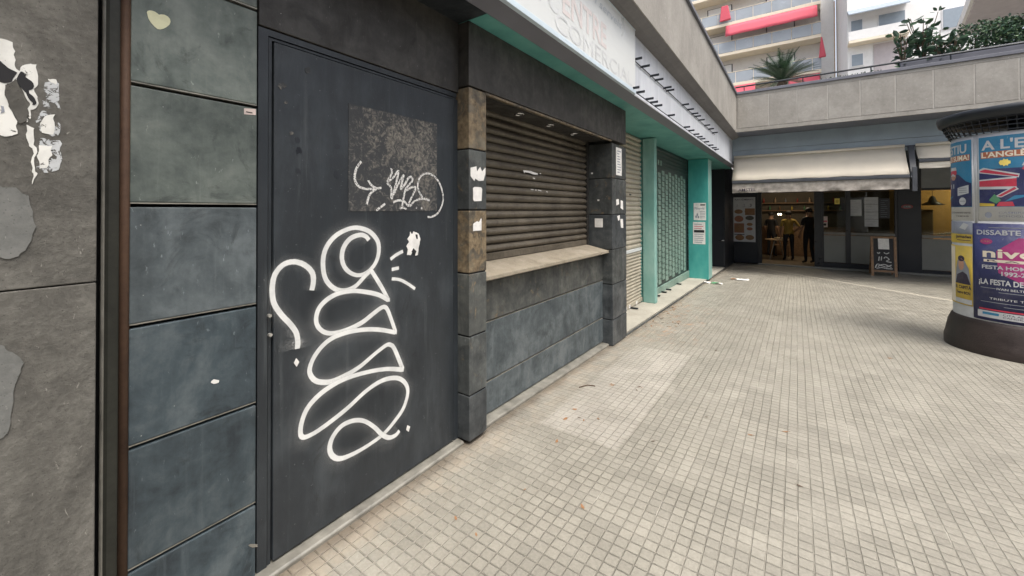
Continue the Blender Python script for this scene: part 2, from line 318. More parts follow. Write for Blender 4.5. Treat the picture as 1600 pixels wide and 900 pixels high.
plain('dry_leaf', (.25, .13, .06), .8, var=.4); plain('twig', (.09, .06, .04), .8); plain('skin', (.42, .25, .17), .55, var=.06); plain('hair_dark', (.02, .016, .014), .7); plain('shirt_yellow', (0.4125, 0.285, 0.0675), .8, var=.1)
plain('shirt_black', (.016, .016, .018), .8); plain('trousers_dark', (.02, .022, .03), .8); plain('shoe_dark', (.03, .03, .03), .5); plain('carton', (.5, .42, .3), .8)
plain('red_enamel', (.4, .05, .04), .4); plain('mask_grey', (.11, .12, .12), .6)
def glass():
    t = NT('window_glass'); tr = t.n.new('ShaderNodeBsdfTransparent'); tr.inputs[0].default_value = (.50, .54, .52, 1)
    gl = t.n.new('ShaderNodeBsdfGlossy'); gl.inputs['Roughness'].default_value = .03; fr = t.n.new('ShaderNodeFresnel'); fr.inputs[0].default_value = 1.45
    mx = t.n.new('ShaderNodeMixShader'); t.L(fr.outputs[0], mx.inputs[0]); t.L(tr.outputs[0], mx.inputs[1]); t.L(gl.outputs[0], mx.inputs[2]); t.L(mx.outputs[0], t.out.inputs[0]); MAT['window_glass'] = t.m
glass()
def lit(name, col, st):
    t = NT(name); t.P('Base Color', (0.02, .02, .02)); t.P('Emission Color', col); t.P('Emission Strength', st); MAT[name] = t.m
lit('lamp_glow', (1, .85, .6), 9); lit('fluorescent', (1, .93, .78), 2.0)

# ------------------------------------------------------------------ building helpers
def rootloc(p):
    v = Vector((0, 0, 0))
    while p is not None: v += p.location; p = p.parent
    return v
def tag(o, label=None, cat=None, group=None, kind=None):
    if label: o['label'] = label
    if cat: o['category'] = cat
    if group: o['group'] = group
    if kind: o['kind'] = kind
    return o
def thing(name, label, cat, loc=(0, 0, 0), group=None):
    o = bpy.data.objects.new(name, None); o.empty_display_size = .1; COL.objects.link(o); o.location = loc
    return tag(o, label, cat, group)
class MB:
    def __init__(s): s.v = []; s.f = []; s.mi = []; s.cm = 0; s.cov = None
    def add(s, vs, fs):
        n = len(s.v); s.v += [tuple(v) for v in vs]
        for f in fs: s.f.append([n+i for i in f]); s.mi.append(s.cm)
        return s
    def box(s, x0, x1, y0, y1, z0, z1):
        x0, x1 = sorted((x0, x1)); y0, y1 = sorted((y0, y1)); z0, z1 = sorted((z0, z1))
        return s.add([(x0, y0, z0), (x1, y0, z0), (x1, y1, z0), (x0, y1, z0), (x0, y0, z1), (x1, y0, z1), (x1, y1, z1), (x0, y1, z1)],
                     [(0, 3, 2, 1), (4, 5, 6, 7), (0, 1, 5, 4), (1, 2, 6, 5), (2, 3, 7, 6), (3, 0, 4, 7)])
    def hexa(s, b, t):   # bottom 4, top 4 points, counter-clockwise from above
        return s.add(list(b)+list(t), [(0, 3, 2, 1), (4, 5, 6, 7), (0, 1, 5, 4), (1, 2, 6, 5), (2, 3, 7, 6), (3, 0, 4, 7)])
    def quad(s, a, b, c, d): return s.add([a, b, c, d], [(0, 1, 2, 3)])
    def extrude_y(s, prof, y0, y1):   # profile in (x,z), swept along y
        n = len(prof); vs = [(x, y0, z) for x, z in prof]+[(x, y1, z) for x, z in prof]
        fs = [(i, (i+1) % n, n+(i+1) % n, n+i) for i in range(n)]+[tuple(range(n))[::-1], tuple(range(n, 2*n))]
        return s.add(vs, fs)
    def extrude_x(s, prof, x0, x1):   # profile in (y,z)
        n = len(prof); vs = [(x0, y, z) for y, z in prof]+[(x1, y, z) for y, z in prof]
        fs = [(i, (i+1) % n, n+(i+1) % n, n+i) for i in range(n)]+[tuple(range(n))[::-1], tuple(range(n, 2*n))]
        return s.add(vs, fs)
    def tube(s, pts, r, n=8, cap=True):
        pts = [Vector(p) for p in pts]; rs = r if isinstance(r, (list, tuple)) else [r]*len(pts); base = len(s.v); vs = []
        for i, p in enumerate(pts):
            d = (pts[min(i+1, len(pts)-1)]-pts[max(i-1, 0)]).normalized()
            a = d.orthogonal().normalized() if i == 0 else (a-d*a.dot(d)).normalized()
            b = d.cross(a)
            for k in range(n): t = 2*math.pi*k/n; vs.append(p+(a*math.cos(t)+b*math.sin(t))*rs[i])
        fs = []
        for i in range(len(pts)-1):
            for k in range(n): fs.append((i*n+k, i*n+(k+1) % n, (i+1)*n+(k+1) % n, (i+1)*n+k))
        if cap: fs += [tuple(range(n))[::-1], tuple(range((len(pts)-1)*n, len(pts)*n))]
        return s.add(vs, fs)
    def lathe(s, prof, c, n=64, a0=0.0, a1=2*math.pi):  # prof: (r,z)
        full = abs(a1-a0-2*math.pi) < 1e-6; m = n if full else n+1; vs = []; fs = []
        for r, z in prof:
            for k in range(m):
                t = a0+(a1-a0)*k/n; vs.append((c[0]+r*math.cos(t), c[1]+r*math.sin(t), z))
        for i in range(len(prof)-1):
            for k in range(n):
                k2 = (k+1) % m; fs.append((i*m+k, i*m+k2, (i+1)*m+k2, (i+1)*m+k))
        return s.add(vs, fs)
    def poly(s, pts): return s.add(pts, [tuple(range(len(pts)))])
    def build(s, name, mat, parent=None, bevel=0.0, smooth=False, label=None, cat=None, group=None, kind=None, seg=2):
        mesh = bpy.data.meshes.new(name); o = rootloc(parent) if parent else Vector((0, 0, 0))
        own = Vector((0, 0, 0))
        if parent is None and kind != 'structure' and s.v:
            xs, ys, zs = zip(*s.v); own = Vector(((min(xs)+max(xs))/2, (min(ys)+max(ys))/2, min(zs)))
        mesh.from_pydata([Vector(v)-o-own for v in s.v], [], s.f)
        mats = mat if isinstance(mat, (list, tuple)) else [mat]
        for m in mats: mesh.materials.append(MAT[m] if isinstance(m, str) else m)
        for p, mi in zip(mesh.polygons, s.mi): p.material_index = mi; p.use_smooth = smooth
        if s.cov is not None:
            a = mesh.attributes.new('cover', 'FLOAT', 'POINT'); a.data.foreach_set('value', s.cov)
        if s.cov is None:
            bm = bmesh.new(); bm.from_mesh(mesh); bmesh.ops.recalc_face_normals(bm, faces=bm.faces); bm.to_mesh(mesh); bm.free()
        ob = bpy.data.objects.new(name, mesh); COL.objects.link(ob)
        if parent: ob.parent = parent
        else: ob.location = own
        if bevel:
            b = ob.modifiers.new('bevel', 'BEVEL'); b.width = bevel; b.segments = seg; b.limit_method = 'ANGLE'; b.angle_limit = R(35)
        return tag(ob, label, cat, group, kind)
def bx(*a): return MB().box(*a)

# surface maps: (a to the right, b up, d out) -> world
def xplane(x, y0=0, z0=0): return lambda a, b, d=0: Vector((x+d, y0+a, z0+b))
def yplane(y, x0=0, z0=0): return lambda a, b, d=0: Vector((x0+a, y-d, z0+b))
def cyl(c, r, th0, z0=0): return lambda a, b, d=0: Vector((c[0]+(r+d)*math.cos(th0+a/r), c[1]+(r+d)*math.sin(th0+a/r), z0+b))
def flat(mp, pts, d=.002, thick=.0):
    m = MB(); m.poly([mp(a, b, d) for a, b in pts]); return m
def rectgrid(mp, a0, a1, b0, b1, d, n=1, m=None):
    m = m or MB(); vs = []
    for i in range(n+1):
        a = a0+(a1-a0)*i/n; vs += [mp(a, b0, d), mp(a, b1, d)]
    m.add(vs, [(2*i, 2*i+2, 2*i+3, 2*i+1) for i in range(n)]); return m
def ell(mp, a, b, ra, rb, d, m=None, n=20, rot=0):
    m = m or MB(); m.poly([mp(a+ra*math.cos(t)*math.cos(rot)-rb*math.sin(t)*math.sin(rot), b+ra*math.cos(t)*math.sin(rot)+rb*math.sin(t)*math.cos(rot), d) for t in [2*math.pi*k/n for k in range(n)]]); return m
_tc = {}
def textmesh(txt, bold=0.0, shear=0.0, space=1.0):
    k = (txt, bold, shear, space)
    if k in _tc: return _tc[k]
    c = bpy.data.curves.new('lettering', 'FONT'); c.body = txt; c.resolution_u = 3; c.offset = bold; c.shear = shear; c.space_character = space
    o = bpy.data.objects.new('lettering', c); COL.objects.link(o)
    me = bpy.data.meshes.new_from_object(o)
    vs = [tuple(v.co) for v in me.vertices]; fs = [tuple(p.vertices) for p in me.polygons]
    bpy.data.objects.remove(o); bpy.data.curves.remove(c); bpy.data.meshes.remove(me)
    _tc[k] = (vs, fs); return vs, fs
def text(mp, txt, a, b, h, d, w=None, m=None, bold=0.01, shear=0.0, align='L', space=1.0):
    """letters of cap height h, lower left at (a,b); w squeezes them to a width"""
    m = m or MB(); vs, fs = textmesh(txt, bold, shear, space)
    if not vs: return m
    xs = [v[0] for v in vs]; x0, x1 = min(xs), max(xs); sy = h/.70; sx = sy if w is None else w/(x1-x0)
    wid = (x1-x0)*sx; off = {'L': 0, 'C': -wid/2, 'R': -wid}[align]
    m.add([mp(a+off+(x-x0)*sx, b+y*sy, d) for x, y, z in vs], fs); return m
def smooth_path(pts, n=7):
    out = []; P = [Vector(p) for p in pts]
    for i in range(len(P)-1):
        p0 = P[i-1] if i and (P[i-1]-P[i]).length > 1e-7 else P[i]; p1 = P[i]; p2 = P[i+1]; p3 = P[i+2] if i+2 < len(P) else P[i+1]
        if (p2-p1).length < 1e-7: continue
        for k in range(n):
            t = k/n
            out.append(.5*((2*p1)+(p2-p0)*t+(2*p0-5*p1+4*p2-p3)*t*t+(3*p1-p0-3*p2+p3)*t**3))
    out.append(P[-1]); return out
def ribbon(paths, nrm, w, halo=1.6, lift=.0015, taper=False):
    """painted strokes on a plane: core with a soft sprayed edge, every crossing lies a little higher"""
    m = MB(); cov = []; nrm = Vector(nrm); ln = 0
    prof = [(-halo, 0), (-1.1, .10), (-.58, .34), (-.40, 1), (.40, 1), (.58, .34), (1.1, .10), (halo, 0)] if halo > 1 else [(-.6, 0), (-.4, 1), (.4, 1), (.6, 0)]
    for path in paths:
        P = smooth_path(path); vs = []; K = len(prof); N = len(P)
        side = None
        for i, p in enumerate(P):
            d = (P[min(i+1, N-1)]-P[max(i-1, 0)])
            if d.length < 1e-9: d = Vector((0, 1, 0))
            s2 = nrm.cross(d.normalized())
            ln += (P[i]-P[i-1]).length if i else .02
            ww = w*(1+.22*noise.noise(Vector((ln*4, 0, 3))))
            if taper: ww *= .45+.55*math.sin(math.pi*min(1, max(0, (i+.6)/N)))
            end = 0.0 if i in (0, N-1) else 1.0
            hv_ = 1+.45*noise.noise(Vector((ln*2.2, 4, 1))); fade = .80+.35*noise.noise(Vector((ln*3.1, 8, 2)))
            for q, c in prof:
                if abs(q) > 1: q *= hv_*(1.35 if halo > 1.5 and p.z < 1.0 and q*s2.y*1 < 0 else 1.0)
                c = c*min(1, max(.86, fade+.22)) if abs(q) < 1 else c
                vs.append(p+s2*q*ww+nrm*(lift+ln*.0006)); cov.append(c*(1.0 if end else 0.0))
        m.add(vs, [(i*K+k, i*K+k+1, (i+1)*K+k+1, (i+1)*K+k) for i in range(N-1) for k in range(K-1)])
    m.cov = cov; return m
def trace(pl, ox, oy, s, pts): return [pl(ox+x/s, oy+y/s) for x, y in pts]
def copy_tree(o, parent=None):
    c = o.copy(); COL.objects.link(c); c.parent = parent
    for ch in list(o.children): copy_tree(ch, c)
    return c
def sub(parent, name, mat, m, **k): return m.build(name, mat, parent, **k)

# ================================================================== SETTING
m = MB(); ys = [-120, -30, -8, -2, 0, 2.2]+[2.2+i for i in range(1, 15)]+[17, 24, 60, 250]; xs = [-150, -20, -4, -1.5, 2, 8, 30, 150]
ys = sorted(set(ys))
m.add([(x, y, gz(y)) for y in ys for x in xs], [(j*len(xs)+i, j*len(xs)+i+1, (j+1)*len(xs)+i+1, (j+1)*len(xs)+i) for j in range(len(ys)-1) for i in range(len(xs)-1)])
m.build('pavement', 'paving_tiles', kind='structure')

XP, XD, XW = -1.71, -1.80, -1.83        # pilaster front, door plane, wall under the window

# ---- rough concrete wall at the far left
cw = thing('concrete_wall', 'rough grey concrete wall with torn poster remains at the left edge', 'wall', (XP, -1, 0))
bx(-2.6, XP, -5, .268, -.02, 1.287).build('wall_block', 'wall_concrete', cw, bevel=.003)
bx(-2.6, XP, -5, .268, 1.291, 3.4).build('wall_block', 'wall_concrete', cw, bevel=.003)
pl = lambda u, v: onx(u, v, XP)
def blob(pl, pts, name, mat, parent, d, ox=0, oy=0, s=1, jag=0.0, n=3):
    P = trace(pl, ox, oy, s, pts); out = []
    for i, p in enumerate(P):
        q = P[(i+1) % len(P)]
        for k in range(n):
            r = p.lerp(q, k/n); j = noise.noise_vector(r*60)*jag if jag else Vector((0, 0, 0)); j.x = 0; out.append(r+j+Vector((d, 0, 0)))
    bm = MB(); top = out; N = len(out)
    bm.add([p-Vector((d-.0005, 0, 0)) for p in out]+out, [tuple(range(N, 2*N))]+[(i, (i+1) % N, N+(i+1) % N, N+i) for i in range(N)])
    o = bm.build(name, mat, parent)
    return o
blob(pl, [(-20, 285), (20, 294), (44, 306), (50, 330), (54, 355), (44, 385), (28, 402), (10, 404), (-20, 400)], 'cement_patch', 'cement_patch', cw, .003, jag=.006)
blob(pl, [(-20, 535), (5, 541), (20, 552), (37, 566), (32, 580), (22, 600), (20, 640), (12, 672), (5, 684), (-20, 690)], 'cement_patch', 'cement_patch', cw, .003, jag=.006)
S = 3.2125
tp = blob(pl, [(-20, 60), (0, 70), (30, 78), (60, 90), (75, 130), (70, 190), (85, 230), (120, 200), (150, 185), (182, 195), (190, 290), (172, 320), (190, 380), (185, 410), (160, 420), (155, 480), (140, 490), (145, 400), (120, 350), (100, 300), (85, 260), (75, 290), (40, 290), (20, 340), (45, 400), (65, 450), (85, 480), (90, 540), (60, 555), (20, 550), (-20, 535)],
          'torn_poster', 'torn_paper', cw, .002, 0, 40, S, jag=.006, n=5)
blob(pl, [(0, 180), (40, 215), (80, 240), (60, 285), (25, 290), (-20, 280), (-20, 175)], 'ink_mark', 'black_ink', tp, .0032, 0, 40, S, jag=.004)
blob(pl, [(85, 240), (120, 235), (160, 280), (150, 320), (170, 390), (148, 400), (125, 345), (105, 290)], 'ink_mark', 'black_ink', tp, .0032, 0, 40, S, jag=.012, n=5)
blob(pl, [(30, 300), (85, 275), (110, 350), (140, 420), (135, 480), (95, 490), (60, 430), (20, 350)], 'bare_wall_gap', 'wall_concrete', tp, .0036, 0, 40, S, jag=.003)
blob(pl, [(5, 400), (25, 405), (28, 440), (8, 445)], 'ink_mark', 'poster_grey', tp, .0032, 0, 40, S, jag=.004)
for q in ([(240, 265), (285, 275), (280, 300), (250, 290)], [(215, 465), (268, 440), (268, 550), (212, 545)], [(205, 610), (262, 600), (258, 650), (240, 720), (205, 715), (190, 660)], [(135, 500), (165, 510), (175, 620), (170, 700), (180, 740), (165, 800), (160, 730), (155, 620), (135, 580)]):
    blob(pl, q, 'paper_scrap', 'torn_paper', cw, .002, 0, 40, S, jag=.007, n=5)
blob(pl, [(215, 280), (290, 290), (305, 460), (300, 560), (270, 560), (200, 540), (180, 470), (225, 400)], 'paper_film', 'torn_paper_thin', cw, .0012, 0, 40, S, jag=.008, n=5)
blob(pl, [(180, 570), (300, 580), (300, 660), (285, 740), (180, 735)], 'paper_film', 'torn_paper_thin', cw, .0012, 0, 40, S, jag=.008, n=5)

# ================================================================== THE SHOP BUILDING
B = thing('shop_building', 'dark clad shop front with steel door, shuttered window and long pale fascia', 'building', (-2.4, 6, 0))
part = lambda name, mat, m, **k: m.build(name, mat, B, **k)
part('corner_channel', 'black_gap', bx(-2.0, -1.86, .262, .40, 0, 2.9))
part('channel_edge', 'olive_steel', bx(-1.86, -1.815, .299, .352, 0, 2.9), bevel=.012)
mm = MB(); mm.tube([(-1.82, .2985, 0), (-1.82, .2985, 2.9)], .005, 8); part('channel_lip', 'threshold_metal', mm)
mm = MB(); mm.tube([(-1.812, .349, 0), (-1.812, .349, 2.9)], .0135, 10); part('rusty_bar', 'rusty_steel', mm, smooth=True)
part('core_wall', 'black_gap', MB().box(-2.5, -1.86, .40, 1.96, 0, 2.9).box(-2.6, -1.90, 1.97, 4.84, -.1, .98).box(-2.6, -2.12, 1.97, 4.84, .98, 2.9))
# clad panels left of the door
jz = [-.0, .318, .722, 1.122, 1.526, 1.931, 2.328, 2.735]
for i in range(7):
    part('cladding_panel', ['slate_base', 'slate_blue', 'slate_blue', 'slate_base', 'slate_green', 'slate_green', 'slate_green'][i] if i else 'slate_blue',
         bx(-1.85, XD, .359, .742, jz[i]+.004+(.012 if i == 0 else 0), jz[i+1]-.012), bevel=.004)
    if i: part('joint_flashing', 'threshold_metal', bx(-1.85, XD-.002, .36, .7415, jz[i]-.0005, jz[i]+.0035))
# door
D = bpy.data.objects.new('steel_door', None); COL.objects.link(D); D.parent = B; D.location = Vector((XD, 1.3, 0))-B.location
D['label'] = 'dark blue grey steel door covered in white graffiti'
part('door_frame', 'door_paint', MB().box(-1.86, XD-.004, .748, .786, .02, 2.262).box(-1.86, XD-.004, .786, 1.93, 2.236, 2.262))
part('door_stop', 'door_paint', MB().box(-1.865, XD-.010, .790, .8025, .02, 2.232).box(-1.865, XD-.010, .8025, 1.93, 2.222, 2.232))
bx(-1.86, XD, .808, 1.895, .034, 2.216).build('door_leaf', 'door_paint', D, bevel=.003)
part('door_jamb', 'door_paint', bx(-1.86, XD-.006, 1.903, 1.944, .02, 2.222), bevel=.003)
part('door_lintel', 'lintel_metal', bx(-1.87, XD+.002, .748, 1.944, 2.268, 2.90), bevel=.003)
part('threshold_strip', 'threshold_metal', MB().extrude_y([(-1.87, -.02), (-1.752, -.02), (-1.75, .014), (-1.757, .022), (-1.87, .026)], .40, 1.94), bevel=.003)
dp = lambda u, v: onx(u, v, XD)
for v in (522, 492): pass
for (u, v) in ((421.5, 523), (420.5, 493)):
    p = dp(u, v); mm = MB(); mm.tube([p+Vector((-.004, 0, 0)), p+Vector((.010, 0, 0))], .007, 10); mm.build('lock_pin', 'aluminium', D, smooth=False)
# the weathered square on the door and its scrawls
sq = bx(XD-.002, XD+.0025, dp(544, 300).y, dp(682, 300).y, dp(544, 330).z, 2.03).build('weathered_patch', 'weathered_patch', D)
C_ = lambda *pts: trace(dp, 530, 180, 5.294, pts)
ribbon([C_((180, 380), (140, 440), (124, 520), (150, 580), (200, 606), (270, 610), (350, 600)), C_((235, 535), (262, 578), (308, 608)), C_((308, 608), (250, 655), (222, 745)), C_((300, 790), (380, 730)),
        C_((425, 435), (432, 480), (395, 555), (425, 600), (430, 690), (465, 570), (486, 460), (440, 520), (398, 548)), C_((448, 655), (480, 580), (528, 495), (515, 560), (505, 610), (540, 570), (565, 525), (590, 510), (602, 540), (560, 590), (545, 610), (525, 700), (518, 755)),
        C_((548, 625), (600, 595), (628, 605), (590, 690), (565, 748)), C_((440, 722), (480, 706), (530, 712), (575, 752), (620, 710), (690, 690), (745, 706)), C_((690, 690), (655, 630), (645, 570), (670, 505), (720, 482), (780, 505), (828, 570), (855, 670), (840, 760), (800, 820), (750, 842), (725, 840)), C_((495, 772), (525, 764), (552, 778)), C_((630, 765), (640, 768)), C_((670, 768), (682, 772))],
       (1, 0, 0), .0115, halo=.6, lift=.0035, taper=False).build('scrawled_tag', 'chalk_pen', D)
A_ = lambda pts: trace(dp, 410, 340, 4.5, pts); B_ = lambda pts: trace(dp, 410, 520, 4.092, pts)
s1 = A_([(345, 515), (358, 440), (345, 380), (290, 330), (215, 310), (140, 335), (85, 405), (68, 500), (80, 600), (130, 680), (200, 755), (240, 820), (248, 900)])+B_([(226, 50), (222, 105)])
s2 = A_([(748, 160), (725, 132), (685, 122), (620, 145), (572, 205), (557, 280), (575, 345), (620, 390), (680, 405), (740, 380), (790, 325), (815, 250), (810, 170), (760, 105), (690, 75), (620, 75), (530, 115), (465, 180), (430, 260), (425, 350), (442, 430), (485, 485), (540, 512), (600, 508), (660, 475), (715, 415), (762, 370), (762, 370), (800, 430), (845, 505), (885, 582), (885, 582), (820, 545), (740, 525), (640, 515), (540, 530), (460, 570), (400, 630), (376, 700), (385, 760), (430, 803), (500, 812), (600, 785), (700, 735), (770, 680), (830, 635), (858, 628), (878, 650), (905, 720), (935, 808), (935, 808), (840, 790), (740, 785), (620, 800), (510, 835), (430, 890)]) \
    + B_([(330, 150), (300, 225), (308, 275), (350, 310), (430, 312), (520, 275), (620, 215), (720, 130), (790, 78), (820, 78), (840, 100), (870, 170), (895, 235), (895, 235), (800, 230), (690, 245), (560, 280), (460, 325), (360, 395), (285, 480), (248, 570), (240, 640), (255, 665), (290, 658), (350, 625), (440, 560), (540, 480), (660, 370), (760, 305), (850, 287), (905, 315), (926, 375), (900, 475), (840, 565), (770, 645), (680, 712), (580, 770), (495, 802), (445, 785), (426, 735), (445, 665), (500, 595), (575, 560), (645, 562), (710, 600), (760, 648), (805, 668), (848, 652), (872, 622)])
ticks = [A_([(897, 295), (940, 262), (990, 235)]), A_([(905, 365), (962, 353)]), A_([(905, 430), (965, 437), (1020, 465), (1075, 503)])]
ribbon([s1, s2], (1, 0, 0), .0215, halo=2.5).build('sprayed_graffiti', 'spray_paint', D)
ribbon(ticks, (1, 0, 0), .0165, halo=1.7).build('sprayed_dashes', 'spray_paint', D)
for dpts in (B_([(215, 162), (233, 185), (216, 216), (199, 192)]), B_([(925, 590), (942, 598), (932, 632), (918, 620)])):
    MB().add([p+Vector((.0015, 0, 0)) for p in dpts]+[p+Vector((.0045, 0, 0)) for p in dpts], [(4, 5, 6, 7), (0, 1, 5, 4), (1, 2, 6, 5), (2, 3, 7, 6), (3, 0, 4, 7)]).build('paint_dot', 'white_paper', D)
o = blob(dp, [(1018, 150), (1035, 130), (1040, 98), (1052, 118), (1062, 96), (1078, 105), (1095, 110), (1108, 150), (1102, 190), (1095, 215), (1092, 262), (1075, 268), (1062, 235), (1040, 262), (1015, 262), (1022, 225), (1010, 200), (1030, 170)], 'torn_sticker', 'white_paper', None, .003, 410, 340, 4.5, jag=.004, n=4)
tag(o, 'torn white sticker on the steel door beside the three sprayed dashes', 'sticker')
b2 = blob(dp, [(1045, 240), (1060, 215), (1080, 240), (1070, 262)], 'sticker_hole', 'black_ink', D, .0042, 410, 340, 4.5, jag=.003)
b2 = blob(dp, [(1072, 118), (1088, 120), (1092, 150), (1080, 150)], 'sticker_hole', 'black_ink', D, .0042, 410, 340, 4.5, jag=.003)
# small scabs of old glue on the door
for u, v, r in ((480, 110, 6), (440, 134, 7), (447, 160, 3), (455, 208, 3), (627, 208, 3)):
    pts = [(u+r*math.cos(t)*(.6+.5*random.random()), v+r*math.sin(t)*(.6+.5*random.random())) for t in [k*math.pi/5 for k in range(10)]]
    blob(dp, pts, 'glue_scab', 'weathered_patch', D, .002, jag=.002, n=2)
for u, v in ((465, 220), (526, 228), (467, 268), (526, 272), (468, 235)):
    pts = [(u+7*math.cos(t)*(.4+.6*random.random()), v+8*math.sin(t)*(.3+.7*random.random())) for t in [k*math.pi/4 for k in range(8)]]
    blob(dp, pts, 'paint_chip', 'dark_frame', D, .001, jag=.004, n=3)

# cream heart and price label
o = blob(dp, [(180+a/4.5, b/4.5) for a, b in ((222, 88), (226, 78), (240, 74), (258, 76), (278, 83), (296, 95), (307, 104), (322, 102), (345, 104), (368, 116), (384, 134), (388, 155), (380, 175), (362, 190), (340, 202), (318, 208), (298, 205), (278, 190), (250, 160), (232, 128))], 'heart_sticker', 'cream_sticker', None, .002, n=1)
tag(o, 'cream heart shaped sticker near the top of the clad wall', 'sticker')
o = flat(lambda a, b, d=0: dp(a, b)+Vector((d, 0, 0)), [(381, 169), (399.5, 170.5), (399.5, 180), (381, 178.5)], .0015).build('label_sticker', 'pink_paper'); tag(o, 'tiny pale rectangular label stuck at a panel corner left of the door', 'sticker')
MB().box(XD+.002, XD+.0022, dp(384, 175).y, dp(394, 175).y, dp(384, 175.5).z, dp(384, 174).z).build('printed_line', 'black_ink', o)
for (u, v, c) in ((336, 596, 'torn_paper'), (396, 852, 'threshold_metal')):
    pts = [(u+8*math.cos(t)*(.7+.3*random.random()), v+3*math.sin(t)*(.7+.5*random.random())) for t in [k*math.pi/5 for k in range(10)]]
    blob(dp, pts, 'chip_mark', 'white_paper' if v < 700 else 'threshold_metal', B, .002, jag=.001, n=2)

# ---- pilasters built of clad blocks
def pilaster(y0, y1, js, mats, depth=.20):
    p = bpy.data.objects.new('pilaster', None); COL.objects.link(p); p.parent = B; p.location = Vector((XP, (y0+y1)/2, 0))-B.location
    for i in range(len(js)-1):
        bx(XP-depth, XP, y0, y1, js[i]+.004, js[i+1]-.006).build('cladding_block', mats[i], p, bevel=.004)
    bx(XP-depth, XP-.006, y0+.006, y1-.006, js[0]+.01, js[-1]-.01).build('pilaster_core', 'black_gap', p)
    return p
P1 = pilaster(1.946, 2.122, [.022, .315, .692, 1.095, 1.504, 1.898, 2.30], ['slate_cladding', 'slate_warm', 'slate_grain', 'slate_ochre', 'slate_warm', 'slate_ochre'])
P2 = pilaster(4.397, 4.855, [-.045, .252, .654, 1.053, 1.452, 1.868, 2.272], ['slate_cladding', 'slate_cladding', 'slate_warm', 'slate_cladding', 'slate_warm', 'slate_warm'], .50)
part('lintel_panel', 'lintel_metal', bx(-2.05, XP, 1.946, 4.855, 2.306, 2.722), bevel=.004)
part('lintel_edge', 'slate_ochre', bx(-1.735, XP-.003, 2.124, 4.395, 2.283, 2.300), bevel=.002)
# ---- window: wall, sill, shutter, soffit
for i, (z0, z1, mt) in enumerate(((-.008, .258, 'slate_base'), (.272, .688, 'slate_base'), (.702, .985, 'slate_grain'))):
    z0r = z0 if i else -.008
    part('wall_panel', mt, MB().hexa([(XW-.05, 2.122, z0r+(.046 if i == 0 else 0)), (XW, 2.122, z0r+(.046 if i == 0 else 0)), (XW, 4.40, z0r+(.0 if i == 0 else 0)), (XW-.05, 4.40, z0r+(.0 if i == 0 else 0))], [(XW-.05, 2.122, z1), (XW, 2.122, z1), (XW, 4.40, z1), (XW-.05, 4.40, z1)]), bevel=.004)
    part('joint_flashing', 'threshold_metal', bx(XW-.05, XW-.001, 2.123, 4.396, z1+.001, z1+.0045))
def slope_strip(prof, y0, y1, n=1):
    m = MB(); vs = []; K = len(prof)
    for i in range(n+1):
        y = y0+(y1-y0)*i/n; vs += [(x, y, z+gz(y)) for x, z in prof]
    m.add(vs, [(i*K+k, i*K+(k+1) % K, (i+1)*K+(k+1) % K, (i+1)*K+k) for i in range(n) for k in range(K)]+[tuple(range(K))[::-1], tuple(range(n*K, (n+1)*K))]); return m
part('threshold_strip', 'threshold_metal', slope_strip([(-1.9, -.02), (-1.755, -.02), (-1.753, .018), (-1.760, .026), (-1.9, .030)], 2.124, 4.394), bevel=.003)
part('window_sill', 'sill_stone', MB().extrude_y([(XW-.22, 1.085), (XW+.075, 1.036), (XW+.078, 1.012), (XW-.22, 1.000)], 2.124, 4.392).box(XW+.05, XW+.077, 4.392, 4.396, 1.014, 1.03) if False else MB().extrude_y([(-2.06, 1.105), (-1.752, 1.040), (-1.750, 1.014), (-2.06, .990)], 2.124, 4.394), bevel=.002)
def slat_profile(x, z0, z1, pitch, depth, n=6):
    pr = []; k = int(round((z1-z0)/pitch))
    for i in range(k):
        zb = z0+(z1-z0)*i/k; h = (z1-z0)/k
        pr.append((x-.012, zb)); 
        for j in range(n+1): pr.append((x+depth*math.sin(math.pi*(.12+.88*j/n)), zb+h*(.06+.86*j/n)))
    pr.append((x-.004, z1)); return pr
def shutter(x, y0, y1, z0, z1, pitch, depth, name, mat, parent):
    pr = slat_profile(x, z0, z1, pitch, depth); n = len(pr); m = MB()
    vs = [(a, y0, b) for a, b in pr]+[(a, y1, b) for a, b in pr]; m.add(vs, [(i, i+1, n+i+1, n+i) for i in range(n-1)])
    o = m.build(name, mat, parent); return o
RS = bpy.data.objects.new('roller_shutter', None); COL.objects.link(RS); RS.parent = B; RS.location = Vector((-2.03, 3.2, 1.1))-B.location; RS['label'] = 'dark brown ribbed roller shutter closed above the stone sill'
shutter(-2.038, 2.10, 4.395, 1.16, 2.40, .0685, .030, 'slat_curtain', 'brown_shutter', RS)
bx(-2.05, -2.012, 2.12, 4.394, 1.10, 1.158).build('bottom_rail', 'brown_shutter', RS, bevel=.004)
bx(-2.05, -1.995, 4.36, 4.3955, 1.10, 2.36).build('guide_rail', 'lintel_metal', RS, bevel=.003)
bx(-2.05, -1.995, 2.123, 2.16, 1.10, 2.36).build('guide_rail', 'lintel_metal', RS, bevel=.003)
pls = lambda u, v: onx(u, v, -2.011)
for q in ([(817, 266), (828, 267), (840, 271), (840, 273), (836, 273), (833, 272.5), (826, 270), (820, 269), (819, 271)], [(843, 270.5), (845, 270.5), (845, 272), (843, 272)], [(832, 277.5), (835.5, 278), (835.5, 280), (832.5, 279)], [(829, 295.5), (833.5, 296), (833, 297), (829, 296.8)], [(836, 296), (838, 296.5), (838, 298), (836, 297.5)], [(840, 296.3), (845.5, 297.5), (845.5, 299), (841, 298)], [(853, 298.5), (855, 299), (855.5, 301), (853.5, 300)]):
    blob(pls, q, 'glue_trace', 'white_paper', RS, .003, n=1)
for z in (2.36,): part('window_soffit', 'lintel_metal', bx(-2.05, -1.80, 2.124, 4.394, 2.30, 2.32))
